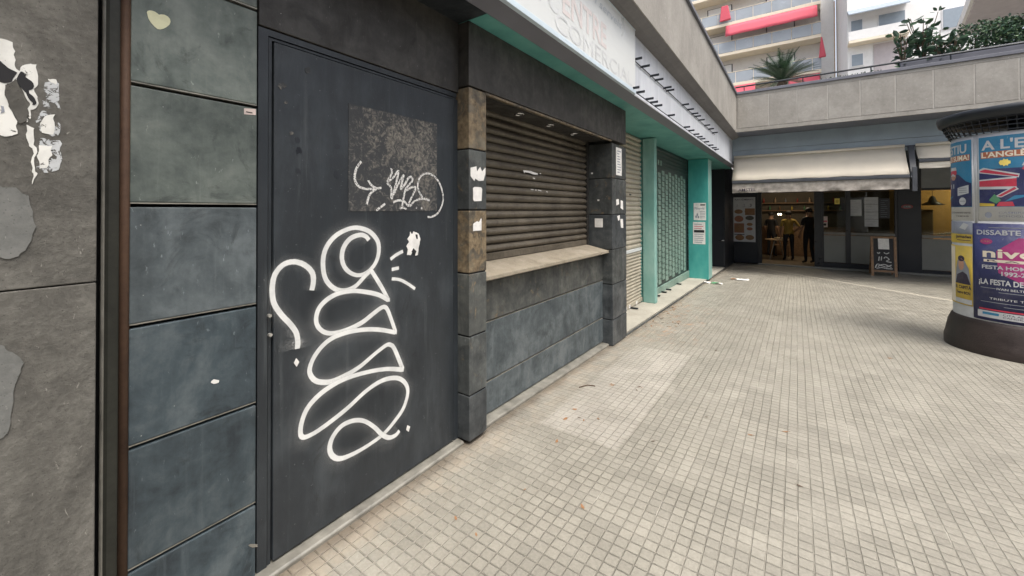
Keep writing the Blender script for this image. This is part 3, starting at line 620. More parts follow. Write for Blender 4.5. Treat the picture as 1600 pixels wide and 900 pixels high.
for (x, y) in ((-1.877, 2.762), (-1.890, 3.293), (-1.903, 3.813)):
    mm = MB(); mm.lathe([(.030, 2.2985), (.030, 2.293), (.043, 2.2925), (.046, 2.296), (.046, 2.2995)], (x, y), 24); sp = mm.build('spotlight', 'steel_bright', B, smooth=True)
    mm = MB(); mm.lathe([(.0, 2.298), (.0295, 2.298)], (x, y), 24); mm.build('bulb', 'mask_grey', sp)
# stickers on the pilasters
px_ = lambda u, v: onx(u, v, XP)
for q, lab in (([(735, 262), (744, 260), (745, 268), (750, 261), (753, 268), (758, 262), (758, 272), (755, 282), (748, 283), (742, 279), (741, 283), (735, 275)], 'ragged white sticker remains high on the first pilaster'),
               ([(739, 294), (741, 292), (751, 292.5), (753, 295), (752, 314), (741, 314.5), (739, 312)], 'whole rounded white sticker in the middle of the first pilaster'),
               ([(739, 350), (745, 346), (748, 347), (752, 341), (752, 360), (739, 361)], 'slanted torn white sticker on the ochre block of the first pilaster'),
               ([(964, 338), (968, 336), (968, 343), (966, 345)], 'small white sticker scrap lower left on the far pilaster'),
               ([(962.5, 312), (966.5, 311), (967, 319), (963, 321)], 'narrow pale sticker, left one of two on the far pilaster'), ([(969.5, 313), (973, 314), (973.5, 328), (969.5, 325)], 'narrow pale sticker, right one of two on the far pilaster'),
               ([(969, 342), (973, 342), (973.5, 356), (970, 356)], 'faded white strip low on the far pilaster')):
    o = blob(px_, q, 'sticker', 'white_paper', None, .0025, jag=.0015, n=3); tag(o, lab, 'sticker')
o = blob(lambda u, v: ony(u, v, 4.397)+Vector((0, 0, 0)), [(929, 342), (942, 341.5), (942, 355), (929, 355.5)], 'sticker', 'white_paper', None, 0.0, n=1)
bpy.data.objects.remove(o)
a_, b_ = ony(929.5, 355, 4.397), ony(942, 341.5, 4.397)
o = bx(a_.x, b_.x, 4.3935, 4.3965, a_.z, b_.z).build('sticker', 'white_paper', bevel=.002); tag(o, 'square white sticker on the inner side of the far pilaster above the sill', 'sticker')
for (u, v) in ((925, 271), (935, 313)):
    a_ = ony(u, v, 4.397); o2 = bx(a_.x-.012, a_.x+.012, 4.3945, 4.3965, a_.z-.008, a_.z+.010).build('glue_trace', 'white_paper', P2, bevel=.003)
a_, b_ = onx(962.5, 267, XP), onx(971, 226, XP)
NT_ = bx(XP+.0005, XP+.0025, a_.y, b_.y, 1.91, 2.235).build('paper_notice', 'white_paper'); tag(NT_, 'tall narrow white paper notice high on the far pilaster', 'notice')
mp = xplane(XP, a_.y, 1.91); w_ = b_.y-a_.y
for k in range(9): rectgrid(mp, w_*.2, w_*(.55+.3*random.random()), .03+k*.031, .036+k*.031+.006, .0032).build('printed_line', 'poster_grey', NT_)

# ---- raised slab before the teal shops
part('shop_slab', 'slab_cement', slope_strip([(-2.6, -.1), (-1.76, -.1), (-1.745, .040), (-2.6, .046)], 4.87, 13.6), bevel=.003)
part('slab_edge', 'slate_warm', slope_strip([(-1.744, -.02), (-1.728, -.02), (-1.728, .012), (-1.744, .016)], 4.87, 15.4))
part('white_edge_strip', 'white_paper', bx(-1.74, -1.722, 4.858, 4.876, -.07, .25))
# beige shutter
BS = bpy.data.objects.new('roller_shutter', None); COL.objects.link(BS); BS.parent = B; BS.location = Vector((-2.15, 5.9, 0))-B.location; BS['label'] = 'beige ribbed roller shutter between the far dark pilaster and the first teal pillar'
shutter(-2.17, 4.86, 6.85, .03, .82, .052, .016, 'slat_curtain', 'beige_shutter', BS); shutter(-2.17, 4.86, 6.85, .87, 1.72, .074, .020, 'slat_curtain', 'beige_shutter', BS); shutter(-2.17, 4.86, 6.85, 1.77, 2.72, .08, .022, 'slat_curtain', 'beige_shutter', BS)
for z0, z1 in ((.82, .87), (1.72, 1.77)): bx(-2.185, -2.148, 4.86, 6.85, z0, z1).build('cross_rail', 'sign_face' if z0 < 1 else 'beige_shutter', BS, bevel=.003)
bx(-2.185, -2.14, 4.86, 6.85, -.035, .03).build('bottom_rail', 'beige_shutter', BS, bevel=.004)
for y in (6.0, 6.16, 6.5): bx(-2.139, -2.133, y, y+.07, -.03, .02).build('paper_scrap', 'white_paper', BS, bevel=.002)
bx(-2.14, -2.02, 6.22, 6.27, gz(6.2)+.05, gz(6.2)+.068).build('shutter_lug', 'black_iron', BS, bevel=.006)
bx(-2.149, -2.138, 6.25, 6.31, 1.735, 1.757).build('keyhole', 'black_iron', BS)
# round teal column
TC = bpy.data.objects.new('teal_pillar', None); COL.objects.link(TC); TC.parent = B; TC.location = Vector((-2.04, 6.9, 0))-B.location
bx(-2.14, -1.925, 6.86, 6.99, gz(6.9)+.035, 2.715).build('pillar_shaft', 'teal_faded_lit', TC, bevel=.022, seg=4)
part('door_side', 'teal_soffit', MB().box(-2.2, -2.15, 6.86, 7.06, -.08, 2.715))
# green tiled-look shutter
GS = bpy.data.objects.new('patterned_shutter', None); COL.objects.link(GS); GS.parent = B; GS.location = Vector((-2.15, 8.8, 0))-B.location; GS['label'] = 'green grey security shutter of overlapping scale plates between the teal supports'
bx(-2.2, -2.16, 7.05, 10.62, -.12, 2.715).build('shutter_backing', 'green_shutter_dark', GS)
mm = MB(); nrow = 20
for r_ in range(nrow):
    z0 = .08+r_*.108
    for c_ in range(13):
        y0 = 7.08+c_*.262; dz = .0 if c_ % 2 else .054
        if y0+.2 > 10.36: continue
        zb = z0+dz
        mm.hexa([(-2.16, y0, zb), (-2.138, y0, zb), (-2.150, y0+.205, zb), (-2.16, y0+.205, zb)], [(-2.16, y0, zb+.092), (-2.150, y0, zb+.092), (-2.153, y0+.205, zb+.092), (-2.16, y0+.205, zb+.092)])
mm.build('shutter_scales', 'green_shutter', GS)
shutter(-2.155, 10.36, 10.6, -.05, 2.45, .08, .02, 'side_slats', 'green_shutter_dark', GS)
shutter(-2.157, 7.06, 10.36, 2.32, 2.71, .075, .014, 'upper_slats', 'green_shutter_dark', GS)
bx(-2.17, -2.125, 7.06, 10.6, -.125, .035).build('bottom_rail', 'green_shutter', GS, bevel=.004)
for y in (7.5, 7.95, 8.3, 9.15): bx(-2.125, -2.03, y, y+.05, gz(y)+.05, gz(y)+.07).build('shutter_lug', 'black_iron', GS, bevel=.006)
mp = xplane(-2.138, 0, 0)
for y in (7.62, 7.8, 7.98): rectgrid(mp, y, y+.10, 2.36, 2.46, .003).build('faded_number', 'green_shutter', GS)
# square teal pillar
TP = bpy.data.objects.new('teal_pillar', None); COL.objects.link(TP); TP.parent = B; TP.location = Vector((-1.92, 10.6, 0))-B.location
bx(-2.14, -1.70, 10.43, 10.90, gz(10.6)+.035, 2.715).build('pillar_shaft', 'teal_paint', TP, bevel=.004)
bx(-1.6995, -1.698, 10.445, 10.89, gz(10.6)+.04, 2.71).build('pillar_face', 'teal_faded_lit', TP)  # paler teal sheet: the lit side of the pillar painted as colour
# dark glazed lobby past the pillar
LB = bpy.data.objects.new('glazed_lobby', None); COL.objects.link(LB); LB.parent = B; LB.location = Vector((-2.2, 14, 0))-B.location
bx(-3.2, -1.745, 13.45, 15.6, -.4, 2.86).build('lobby_wall', 'navy_wall', LB, bevel=.004)
bx(-2.25, -2.15, 10.9, 13.45, -.3, 2.72).build('side_wall', 'navy_wall', LB)
bx(-1.79, -1.74, 13.42, 13.449, -.24, 2.6).build('glass_frame', 'dark_frame', LB)
p = ony(1128, 376, 13.40); mm = MB(); mm.tube([p+Vector((-.06, 0, 0)), p+Vector((.06, 0, .01))], .014, 8); mm.tube([p+Vector((.05, 0, 0)), p+Vector((.05, .05, 0))], .012, 8); mm.build('door_handle', 'steel_bright', LB, smooth=True)
# ---- soffits, fascia, parapet
part('soffit_board', 'teal_soffit', MB().box(-2.6, -1.562, 1.95, 5.4, 2.724, 2.74).box(-2.6, -1.562, 5.408, 13.6, 2.724, 2.74))
part('soffit_board', 'dark_metal', bx(-2.0, -1.562, -5, 1.946, 2.724, 2.74))
part('soffit_trim', 'fascia_under', MB().extrude_y([(-1.561, 2.722), (-1.552, 2.716), (-1.44, 2.752), (-1.44, 2.771), (-1.561, 2.771)], -5, 13.2), smooth=False)
part('fascia', 'fascia_metal', MB().box(-1.60, -1.452, -5, 7.4, 2.772, 3.44).box(-1.60, -1.452, 7.405, 12.74, 2.772, 3.44))
part('fascia_lip', 'fascia_metal', MB().extrude_y([(-1.452, 2.752), (-1.428, 2.752), (-1.428, 2.776), (-1.438, 2.790), (-1.452, 2.790)], 4.36, 12.74), bevel=.002)
part('parapet_soffit', 'soffit_plaster', MB().extrude_y([(-1.60, 3.442), (-1.448, 3.442), (-1.36, 3.462), (-1.272, 3.508), (-1.272, 3.56), (-1.60, 3.56)], -5, 12.69))
part('parapet_wall', 'parapet_stone', MB().box(-1.62, -1.27, -5, 11.92, 3.562, 4.50).box(-1.62, -1.262, -5, 11.912, 3.51, 3.60), bevel=.004)
part('parapet_coping', 'fascia_under', bx(-1.66, -1.235, -5, 11.95, 4.502, 4.56), bevel=.006)
part('building_mass', 'house_plaster', bx(-9, -2.62, -5, 13.6, -.2, 3.5)); part('terrace_slab', 'slab_cement', bx(-9, -1.62, -5, 12.7, 3.503, 3.62))
part('end_wall', 'lintel_metal', bx(-2.62, -1.98, -5, 13.6, 2.742, 3.50))
# pins of the vanished letters: two rails
def pins(z, us, v0):
    mm = MB(); mm.tube([(-1.440, 4.36, z), (-1.440, us[-1]+.25, z)], .006, 6); mm.build('letter_rail', 'black_iron', B)
    for y in us:
        mm = MB(); mm.box(-1.452, -1.345, y-.004, y+.004, z-.013, z+.013); mm.build('letter_bracket', 'black_iron', B)
fy = lambda u, v: onx(u, v, -1.43).y
S1 = 5.625
pins(3.14, [fy(960+x/S1, 100+y/S1) for x, y in ((175, 5), (245, 40), (330, 115), (370, 150), (445, 235), (470, 245), (605, 375), (650, 420), (690, 445), (715, 480), (750, 505), (800, 560), (835, 595), (870, 620))], 0)
pins(2.80, [fy(960+x/S1, 100+y/S1) for x, y in ((150, 190), (200, 235), (280, 300), (320, 330), (360, 358), (475, 445), (615, 550), (655, 585), (700, 618), (730, 645), (755, 660), (790, 685), (830, 715), (860, 735), (880, 745))], 0)
# the long white sign box
SG = thing('shop_sign', 'long white sign box with faded lettering over the shuttered window', 'sign', (-1.40, 2, 2.76))
bx(-1.451, -1.415, -3, 4.325, 2.772, 3.462).build('sign_panel', 'sign_face', SG, bevel=.003)
MB().box(-1.452, -1.409, -3, 4.328, 2.755, 2.795).box(-1.452, -1.410, -3, 4.328, 3.445, 3.468).build('sign_frame', 'sign_frame', SG, bevel=.003)
mp = xplane(-1.4145, 0, 0)
text(mp, 'LE', 2.05, 2.93, .20, .0015, w=.30).build('lettering', 'faded_grey', SG); text(mp, 'C', 2.44, 2.93, .20, .0015, w=.16).build('lettering', 'faded_grey', SG)
text(mp, 'ENTRE', 2.66, 2.98, .21, .0015, w=.85, bold=.02).build('lettering', 'faded_red', SG)
text(mp, 'COMERCIAL', 2.55, 2.81, .135, .0015, w=1.66, bold=0).build('lettering', 'faded_grey', SG)
text(mp, 'Botiga i serveis', 2.7, 3.30, .075, .0015, w=1.2, shear=.2).build('lettering', 'faded_dark', SG)

# ================================================================== CAFE BUILDING
CB = thing('cafe_building', 'cafe building with stone parapet terrace, dark arcade and glazed front', 'building', (2, 14, -.3))
cp = lambda name, mat, m, **k: m.build(name, mat, CB, **k)
YF, YP, YG = 12.7, 11.92, 15.5
cp('fascia', 'fascia_blue', MB().box(-1.45, 14, YF, YF+.15, 3.135, 3.505).box(-1.45, 14, YF, YF+.15, 2.86, 3.128), bevel=.002)
cp('parapet_soffit', 'fascia_under', bx(-1.27, 14, YP+.02, YF+.14, 3.507, 3.56))
cp('parapet_wall', 'parapet_stone', MB().box(-1.27, 14, YP+.006, YP+.3, 3.562, 4.49).box(-1.262, 14, YP-.008, YP+.05, 3.515, 3.60).box(-1.262, 14, YP-.002, YP+.04, 4.42, 4.49), bevel=.003)
xsj = [ony(u, 150, YP).x for u in (1201, 1246, 1291, 1344, 1399, 1459, 1524, 1593)]; dx = (xsj[-1]-xsj[0])/7
for k in range(18):
    x0 = xsj[0]-dx*1.0+dx*k
    if k == 0: x0 = -1.24
    x1 = xsj[0]+dx*k
    cp('stone_panel', 'parapet_stone', bx(x0+.012, x1-.012, YP-.004, YP+.1, 3.612, 4.412), bevel=.003)
    cp('panel_joint', 'joint_mortar', bx(x1-.0115, x1+.0115, YP+.001, YP+.08, 3.602, 4.418))
cp('parapet_coping', 'fascia_under', bx(-1.30, 14, YP-.03, YP+.34, 4.492, 4.56), bevel=.006)
RL = bpy.data.objects.new('railing', None); COL.objects.link(RL); RL.parent = CB; RL.location = Vector((2, YP+.35, 4.56))-CB.location
mm = MB(); mm.tube([(-1.3, YP+.2, 4.74), (14, YP+.2, 4.74)], .022, 8); mm.build('handrail', 'black_iron', RL)
for k in range(12):
    x = -1.1+k*1.25; mm = MB(); mm.tube([(x, YP+.2, 4.555), (x, YP+.2, 4.74)], .012, 6); mm.build('rail_post', 'black_iron', RL)
cp('planter_box', 'fascia_under', bx(1.9, 14, YP+.30, YP+.6, 4.50, 4.80), bevel=.01)
cp('terrace_slab', 'slab_cement', bx(-1.6, 14, YF+.15, 30, 3.50, 3.62)); cp('arcade_ceiling', 'dark_metal', bx(-1.7, 14, YF+.15, YG, 2.87, 2.9))
zg = gz(YG)
# facade: frames
fx = lambda u, v=330: ony(u, v, YG).x
cp('left_pier', 'navy_wall', bx(-1.74, fx(1184), YG, YG+.25, zg-.2, 2.87), bevel=.004)
cp('header', 'dark_frame', bx(fx(1184)+.002, 2.32, YG+.01, YG+.22, 2.06, 2.868)); cp('dark_pier', 'navy_wall', bx(2.32, 2.79, YG-.03, YG+.25, zg-.2, 2.868), bevel=.004)
cp('door_jamb', 'dark_frame', bx(fx(1184)+.003, fx(1190), YG-.02, YG+.12, zg, 2.058)); cp('door_jamb', 'dark_frame', bx(fx(1272), fx(1284), YG-.02, YG+.12, zg, 2.058))
cp('plinth', 'navy_wall', bx(fx(1284)+.002, 2.318, YG, YG+.2, zg-.1, -.10)); cp('plinth_kerb', 'grey_rail', bx(fx(1184), 6, YG-.16, YG-.035, zg-.1, zg+.05), bevel=.01)
zs, zt = .735, 1.985
for k, (ua, ub) in enumerate(((1287, 1321), (1329, 1398))):
    x0, x1 = fx(ua), fx(ub)
    f = bpy.data.objects.new('window', None); COL.objects.link(f); f.parent = CB; f.location = Vector(((x0+x1)/2, YG, .3))-CB.location
    bx(x0, x1, YG+.02, YG+.06, -.085, .725).build('lower_panel', 'grey_panel', f, bevel=.006)
    bx(x0, x1, YG-.03, YG+.07, .75, .82).build('window_sill', 'grey_rail', f, bevel=.004)
    bx(x0, x1, YG+.05, YG+.056, .825, 2.03).build('pane', 'window_glass', f)
cp('mullion', 'dark_frame', bx(fx(1321)+.002, fx(1329)-.002, YG-.01, YG+.12, -.095, 2.055)); cp('mullion', 'dark_frame', bx(fx(1284)+.003, fx(1287)-.002, YG-.01, YG+.12, -.095, 2.055)); cp('mullion', 'dark_frame', bx(fx(1398)+.002, 2.318, YG-.01, YG+.12, -.095, 2.055))
x0 = 2.80
f = bpy.data.objects.new('window', None); COL.objects.link(f); f.parent = CB; f.location = Vector((4, YG, .3))-CB.location
for q in range(3):
    a0 = x0+q*1.5
    bx(a0, a0+1.45, YG+.02, YG+.06, -.15, .70).build('lower_panel', 'grey_panel', f, bevel=.006); bx(a0, a0+1.45, YG-.03, YG+.07, .72, .80).build('window_sill', 'grey_rail', f, bevel=.004)
    bx(a0, a0+1.45, YG+.05, YG+.056, .805, 2.02).build('pane', 'window_glass', f); bx(a0, a0+1.45, YG+.0, YG+.06, 2.085, 2.866).build('transom_panel', 'grey_louvre', f)
    bx(a0+1.452, a0+1.498, YG-.01, YG+.1, -.2, 2.866).build('mullion', 'dark_frame', f)
bx(x0, x0+4.4, YG-.012, YG+.08, 2.022, 2.083).build('window_head', 'dark_frame', f); bx(x0, x0+4.4, YG+.0, YG+.09, zg-.1, -.155).build('plinth', 'navy_wall', f)
# interior shell
YB = 19.6
cp('cafe_floor', 'cafe_floor', bx(-1.7, 9, YG-.0, YB, zg-.1, zg+.03)); cp('cafe_back_wall', 'cafe_wall', bx(-1.7, 2.78, YB, YB+.1, zg, 2.9)); cp('cafe_back_wall', 'ochre_wall', bx(2.782, 9, 17.6, 17.7, zg, 2.9))
cp('cafe_ceiling', 'cafe_ceiling', bx(-1.7, 9, YG+.26, YB, 2.6, 2.66)); cp('partition', 'ochre_wall', bx(2.72, 2.778, YG+.25, YB, zg, 2.6)); cp('cafe_side_wall', 'cafe_wall', bx(-1.74, -1.70, YG+.25, YB, zg, 2.6))
cp('upper_wall', 'navy_wall', bx(-1.7, 9, YG+.26, YG+.3, 2.4, 2.87))
cp('bar_counter', 'board_wood', bx(-1.2, 1.7, 18.7, 19.0, zg+.03, .85), bevel=.01); cp('bar_shelf', 'board_wood', MB().box(-1.2, 1.6, 19.35, 19.58, 1.45, 1.49).box(-1.2, 1.6, 19.35, 19.58, 1.75, 1.79))
cp('ceiling_light', 'fluorescent', MB().box(-.9, .6, 17.0, 17.12, 2.50, 2.56))
def lamp(n, loc, e, c, r_=.12):
    l = bpy.data.lights.new(n, 'POINT'); l.energy = e*1.2; l.color = c; l.shadow_soft_size = r_; o = bpy.data.objects.new(n, l); COL.objects.link(o); o.location = loc
lamp('ceiling_light_glow', (-.1, 17.05, 2.4), 16, (1, .82, .58)); lamp('ochre_room_glow', (4.2, 16.6, 2.2), 42, (1, .78, .48)); cp('ceiling_light', 'lamp_glow', MB().lathe([(.0, 2.4), (.05, 2.42), (.06, 2.46), (0, 2.5)], (4.2, 16.7), 12))
cols = ['red_enamel', 'poster_green', 'wood_light', 'poster_brown', 'poster_grey', 'poster_yellow']
for k in range(14):
    x = -1.1+k*.19+random.uniform(-.03, .03); mm = MB(); h = random.uniform(.16, .22); zb = 1.49 if k % 2 else 1.79
    mm.lathe([(.0, zb), (.03, zb), (.03, zb+h*.6), (.011, zb+h*.78), (.011, zb+h), (0, zb+h)], (x, 19.46), 10); o = mm.build('bottle', cols[k % 6], smooth=True)
    tag(o, 'bottle on the dim shelves behind the cafe bar', 'bottle', 'bottles behind the bar')
# small bright bulbs seen through the door
for (u, v) in ((1216.5, 335), (1220, 335)):
    p = ony(u, v, 18.6); mm = MB(); mm.lathe([(0, p.z-.028), (.022, p.z-.018), (.028, p.z), (.02, p.z+.02), (.008, p.z+.03), (0, p.z+.03)], (p.x, p.y), 12)
    o = mm.build('pendant_bulb', 'lamp_glow', smooth=True); tag(o, 'tiny glowing pendant bulb over the cafe bar', 'lamp', 'bulbs over the bar')
# cafe table and stools
p = ony(1214, 375, 17.3); tx, ty, tz = p.x, p.y, p.z
T = thing('cafe_table', 'small round wooden table inside the cafe doorway', 'table', (tx, ty, zg+.03))
mm = MB(); mm.lathe([(0, tz), (.34, tz), (.36, tz+.012), (.36, tz+.03), (0, tz+.03)], (tx, ty), 32); mm.build('tabletop', 'wood_light', T)
for k in range(4):
    a = R(45+90*k); mm = MB(); mm.tube([(tx+.10*math.cos(a), ty+.10*math.sin(a), tz), (tx+.30*math.cos(a), ty+.30*math.sin(a), zg+.03)], .013, 8); mm.build('leg', 'aluminium', T)
o = bx(tx-.08, tx+.22, ty-.15, ty+.08, tz+.031, tz+.09).build('takeaway_box', 'carton', bevel=.006); tag(o, 'pale carton box lying on the table in the cafe', 'box')
def chair(x, y, rz, lab):
    t = thing('cafe_chair', lab, 'chair', (x, y, zg+.03), 'chairs inside the cafe'); z0 = zg+.03
    bx(x-.2, x+.2, y-.2, y+.2, z0+.43, z0+.46).build('seat', 'board_wood', t, bevel=.012)
    bx(x-.2, x+.2, y+.18, y+.21, z0+.62, z0+.85).build('backrest', 'board_wood', t, bevel=.01)
    for sx in (-1, 1):
        for sy in (-1, 1): mm = MB(); mm.tube([(x+sx*.17, y+sy*.17, z0+(.85 if sy > 0 else .43)), (x+sx*.19, y+sy*.2, z0)], .012, 6); mm.build('leg', 'black_iron', t)
    t.rotation_euler.z = rz
chair(tx-.75, ty+.1, R(80), 'dark cafe chair left of the round table'); chair(tx+.1, ty+.75, R(-10), 'dark cafe chair behind the round table'); chair(1.6, 17.0, R(-60), 'dark cafe chair behind the cafe window')
# pendant lamp + counter in ochre room
p = ony(1457, 318, 16.9); L = thing('pendant_lamp', 'black wide brimmed pendant lamp in the ochre room', 'lamp', (p.x, p.y, p.z))
mm = MB(); mm.lathe([(.03, p.z+.22), (.06, p.z+.18), (.10, p.z+.06), (.26, p.z-.04), (.25, p.z-.05), (.09, p.z+.04), (.02, p.z+.1)], (p.x, p.y), 28); mm.build('lamp_shade', 'black_iron', L, smooth=True)
mm = MB(); mm.tube([(p.x, p.y, p.z+.2), (p.x, p.y, 2.6)], .006, 6); mm.build('cord', 'black_iron', L)
o = bx(3.0, 3.3, 16.9, 17.2, zg+.03, 1.5).build('tall_cabinet', 'cafe_wall', bevel=.02); tag(o, 'plain tan cabinet behind the ochre room window', 'cabinet')
mm = MB(); random.seed(3)
for k in range(5): mm.box(3.15+k*.1, 3.32+k*.1, 15.85+.03*k, 16.1, .80+.02*k, .82+.02*k)
o = mm.build('napkin_pile', 'white_paper', bevel=.003); tag(o, 'untidy pile of white papers inside the ochre room window sill', 'papers')

# ---- things on the cafe front
def small_sheet(name, lab, cat, uvl, uvr, y, mat, d=.004):
    a, b = ony(*uvl, y), ony(*uvr, y); x0, x1 = sorted((a.x, b.x)); z0, z1 = sorted((a.z, b.z))
    o = bx(x0, x1, y-d, y-.0005, z0, z1).build(name, mat, None); tag(o, lab, cat); o['_'] = 0; del o['_']
    return o, x0, x1, z0, z1
o, x0, x1, z0, z1 = small_sheet('menu_board', 'tall white menu board with rows of dish photos left of the cafe door', 'menu', (1146, 377), (1180, 308), YG, 'poster_white', .03)
mp = yplane(YG-.031, x0, z0); Wd, Hd = x1-x0, z1-z0; sx, sz = Wd/34, Hd/70
def MBp(u0, v0, u1, v1, mat, e=True, d=.001):
    a0, a1 = (u0-1146)*sx, (u1-1146)*sx; b0, b1 = (378-v1)*sz, (378-v0)*sz
    q = ell(mp, (a0+a1)/2, (b0+b1)/2, (a1-a0)/2, (b1-b0)/2, d) if e else rectgrid(mp, a0, a1, b0, b1, d); q.build('dish_photo', mat, o)
text(mp, 'PLATS COMBINATS', Wd*.08, Hd*.93, Hd*.035, .001, w=Wd*.84).build('lettering', 'poster_dark', o)
for uu, n_ in ((1152, '1'), (1162, '2'), (1172, '3')): text(mp, n_, (uu-1146)*sx, Hd*.79, Hd*.06, .001).build('lettering', 'poster_dark' if n_ == '3' else 'poster_grey', o)
for a in ((1148, 327, 1161, 334, 'poster_brown'), (1164, 326, 1179, 335, 'poster_brown'), (1148, 337, 1162, 347, 'terracotta'), (1165, 337, 1178, 344, 'wall_concrete'), (1148, 350, 1162, 363, 'poster_brown'), (1167, 348, 1176, 353, 'poster_brown'), (1167, 355, 1176, 360, 'terracotta'), (1149, 367, 1163, 376, 'poster_brown'), (1165, 367, 1178, 375, 'board_wood')): MBp(*a)
for a in ((1147.5, 349, 1163, 364, 'terracotta', False, .0005), (1147.5, 366, 1163.5, 367.2, 'poster_dark', False), (1164.5, 325.5, 1179.5, 336, 'poster_brown', False, .0005)): MBp(*a)
for lab, uv0, uv1, mat in (('yellow square notice high inside the cafe window', (1304, 319), (1312, 310), 'poster_sun'), ('framed pale menu sheet in the middle of the cafe window', (1326, 337), (1346, 312), 'poster_white'), ('tall pale four part menu sheet in the cafe window', (1351, 354), (1372, 308), 'poster_white'),
                           ('small red and white opening sticker low in the cafe window', (1285, 355), (1293, 338), 'pink_paper'), ('dark specials panel at the right of the cafe window', (1374, 341), (1390, 310), 'dark_frame')):
    o, x0, x1, z0, z1 = small_sheet('window_notice', lab, 'notice', uv0, uv1, YG+.046, mat); mp = yplane(YG+.0415, x0, z0); w_, h_ = x1-x0, z1-z0
    if 'small red' in lab: rectgrid(mp, w_*.1, w_*.9, h_*.48, h_*.62, .001).build('red_band', 'poster_red', o); ell(mp, w_*.5, h_*.25, w_*.25, h_*.12, .001).build('symbol', 'black_ink', o)
    elif 'yellow' in lab: ell(mp, w_*.5, h_*.5, w_*.3, h_*.3, .001).build('symbol', 'poster_yellow', o)
    else:
        for k in range(9): rectgrid(mp, w_*.12, w_*(.5+.38*random.random()), h_*(.08+k*.1), h_*(.08+k*.1)+.006, .001).build('printed_line', 'poster_grey', o)
        if 'four part' in lab:
            for k in (1, 2, 3): rectgrid(mp, 0, w_, h_*k/4-.004, h_*k/4+.004, .0015).build('fold_line', 'poster_dark', o)
p = ony(1417, 323, YG-.03); mm = MB()
mm.add([(p.x+.115*math.cos(t), YG-.034, p.z+.055*math.sin(t)) for t in [2*math.pi*k/24 for k in range(24)]]+[(p.x+.115*math.cos(t), YG-.06, p.z+.055*math.sin(t)) for t in [2*math.pi*k/24 for k in range(24)]], [tuple(range(24)), tuple(range(24, 48))]+[(i, (i+1) % 24, 24+(i+1) % 24, 24+i) for i in range(24)])
o = mm.build('oval_plaque', 'red_enamel'); tag(o, 'small oval red rimmed plaque on the dark pier', 'sign')
ell(yplane(YG-.0605, p.x, p.z), 0, 0, .095, .04, .001).build('plaque_face', 'mask_grey', o); text(yplane(YG-.0605, p.x, p.z), 'CAFE', -.07, -.018, .036, .002, w=.14).build('lettering', 'poster_white', o)

# chalk board
p0, p1, p2 = ong(1362, 430), ong(1402, 431), None
bxm, bym = (p0.x+p1.x)/2, 14.35; bw = .62; z0 = gz(bym)
AB = thing('chalk_board', 'wooden framed chalk A-board with a paper sheet before the cafe window', 'sign', (bxm, bym, z0))
bw = ony(1402, 400, bym).x-ony(1361, 400, bym).x; x0 = ony(1361, 400, bym).x; x1 = x0+bw; zt = ony(1380, 370, bym).z; lean = .12
def lp(a, b, d=0):   # leaning front face
    t = (b)/(zt-z0); return Vector((x0+a, bym-.0+lean*t*1.0-d, z0+b))
def lbar(a0, a1, b0, b1, th, name, mat, d=0):
    mm = MB(); mm.hexa([lp(a0, b0, th+d), lp(a1, b0, th+d), lp(a1, b0, d), lp(a0, b0, d)], [lp(a0, b1, th+d), lp(a1, b1, th+d), lp(a1, b1, d), lp(a0, b1, d)]); return mm.build(name, mat, AB, bevel=.002)
HB = zt-z0
lbar(.06, bw-.06, .15, HB-.04, .012, 'board_face', 'chalk_board', .004)
lbar(0, .055, 0, HB, .03, 'frame_post', 'board_wood'); lbar(bw-.055, bw, 0, HB, .03, 'frame_post', 'board_wood'); lbar(.0555, bw-.0555, HB-.05, HB, .028, 'frame_rail', 'board_wood'); lbar(.0555, bw-.0555, .11, .16, .028, 'frame_rail', 'board_wood')
for a in (0.01, bw-.05):
    mm = MB(); mm.hexa([(x0+a, bym+.5, z0), (x0+a+.04, bym+.5, z0), (x0+a+.04, bym+.53, z0), (x0+a, bym+.53, z0)], [(x0+a, bym+lean+.01, zt-.03), (x0+a+.04, bym+lean+.01, zt-.03), (x0+a+.04, bym+lean+.035, zt-.03), (x0+a, bym+lean+.035, zt-.03)]); mm.build('rear_leg', 'board_wood', AB)
o = MB(); q = [lp(bw*.30, HB*.68, .03), lp(bw*.72, HB*.68, .03), lp(bw*.71, HB*.95, .031), lp(bw*.29, HB*.95, .031)]; o.add(q+[v+Vector((0, .002, 0)) for v in q], [(0, 1, 2, 3), (7, 6, 5, 4), (0, 1, 5, 4), (1, 2, 6, 5), (2, 3, 7, 6), (3, 0, 4, 7)]); o = o.build('paper_sheet', 'white_paper'); tag(o, 'white sheet clipped to the top of the chalk board', 'paper')
ribbon([[lp(bw*.25, HB*.60, .018), lp(bw*.3, HB*.57, .018), lp(bw*.36, HB*.6, .018)], [lp(bw*.5, HB*.6, .018), lp(bw*.6, HB*.57, .018), lp(bw*.72, HB*.6, .018)], [lp(bw*.33, HB*.5, .018), lp(bw*.3, HB*.38, .018)], [lp(bw*.42, HB*.5, .018), lp(bw*.4, HB*.39, .018)], [lp(bw*.5, HB*.45, .018), lp(bw*.58, HB*.49, .018), lp(bw*.7, HB*.43, .018), lp(bw*.6, HB*.38, .018), lp(bw*.8, HB*.36, .018)],
        [lp(bw*.16, HB*.2, .018), lp(bw*.25, HB*.3, .018), lp(bw*.45, HB*.26, .018), lp(bw*.6, HB*.24, .018), lp(bw*.8, HB*.3, .018)], [lp(bw*.2, HB*.19, .018), lp(bw*.4, HB*.22, .018), lp(bw*.6, HB*.2, .018), lp(bw*.84, HB*.2, .018)], [lp(bw*.25, HB*.24, .018), lp(bw*.5, HB*.3, .018), lp(bw*.8, HB*.23, .018)]], (0, -1, 0), .022, halo=.6).build('chalk_writing', 'chalk_pen', AB)

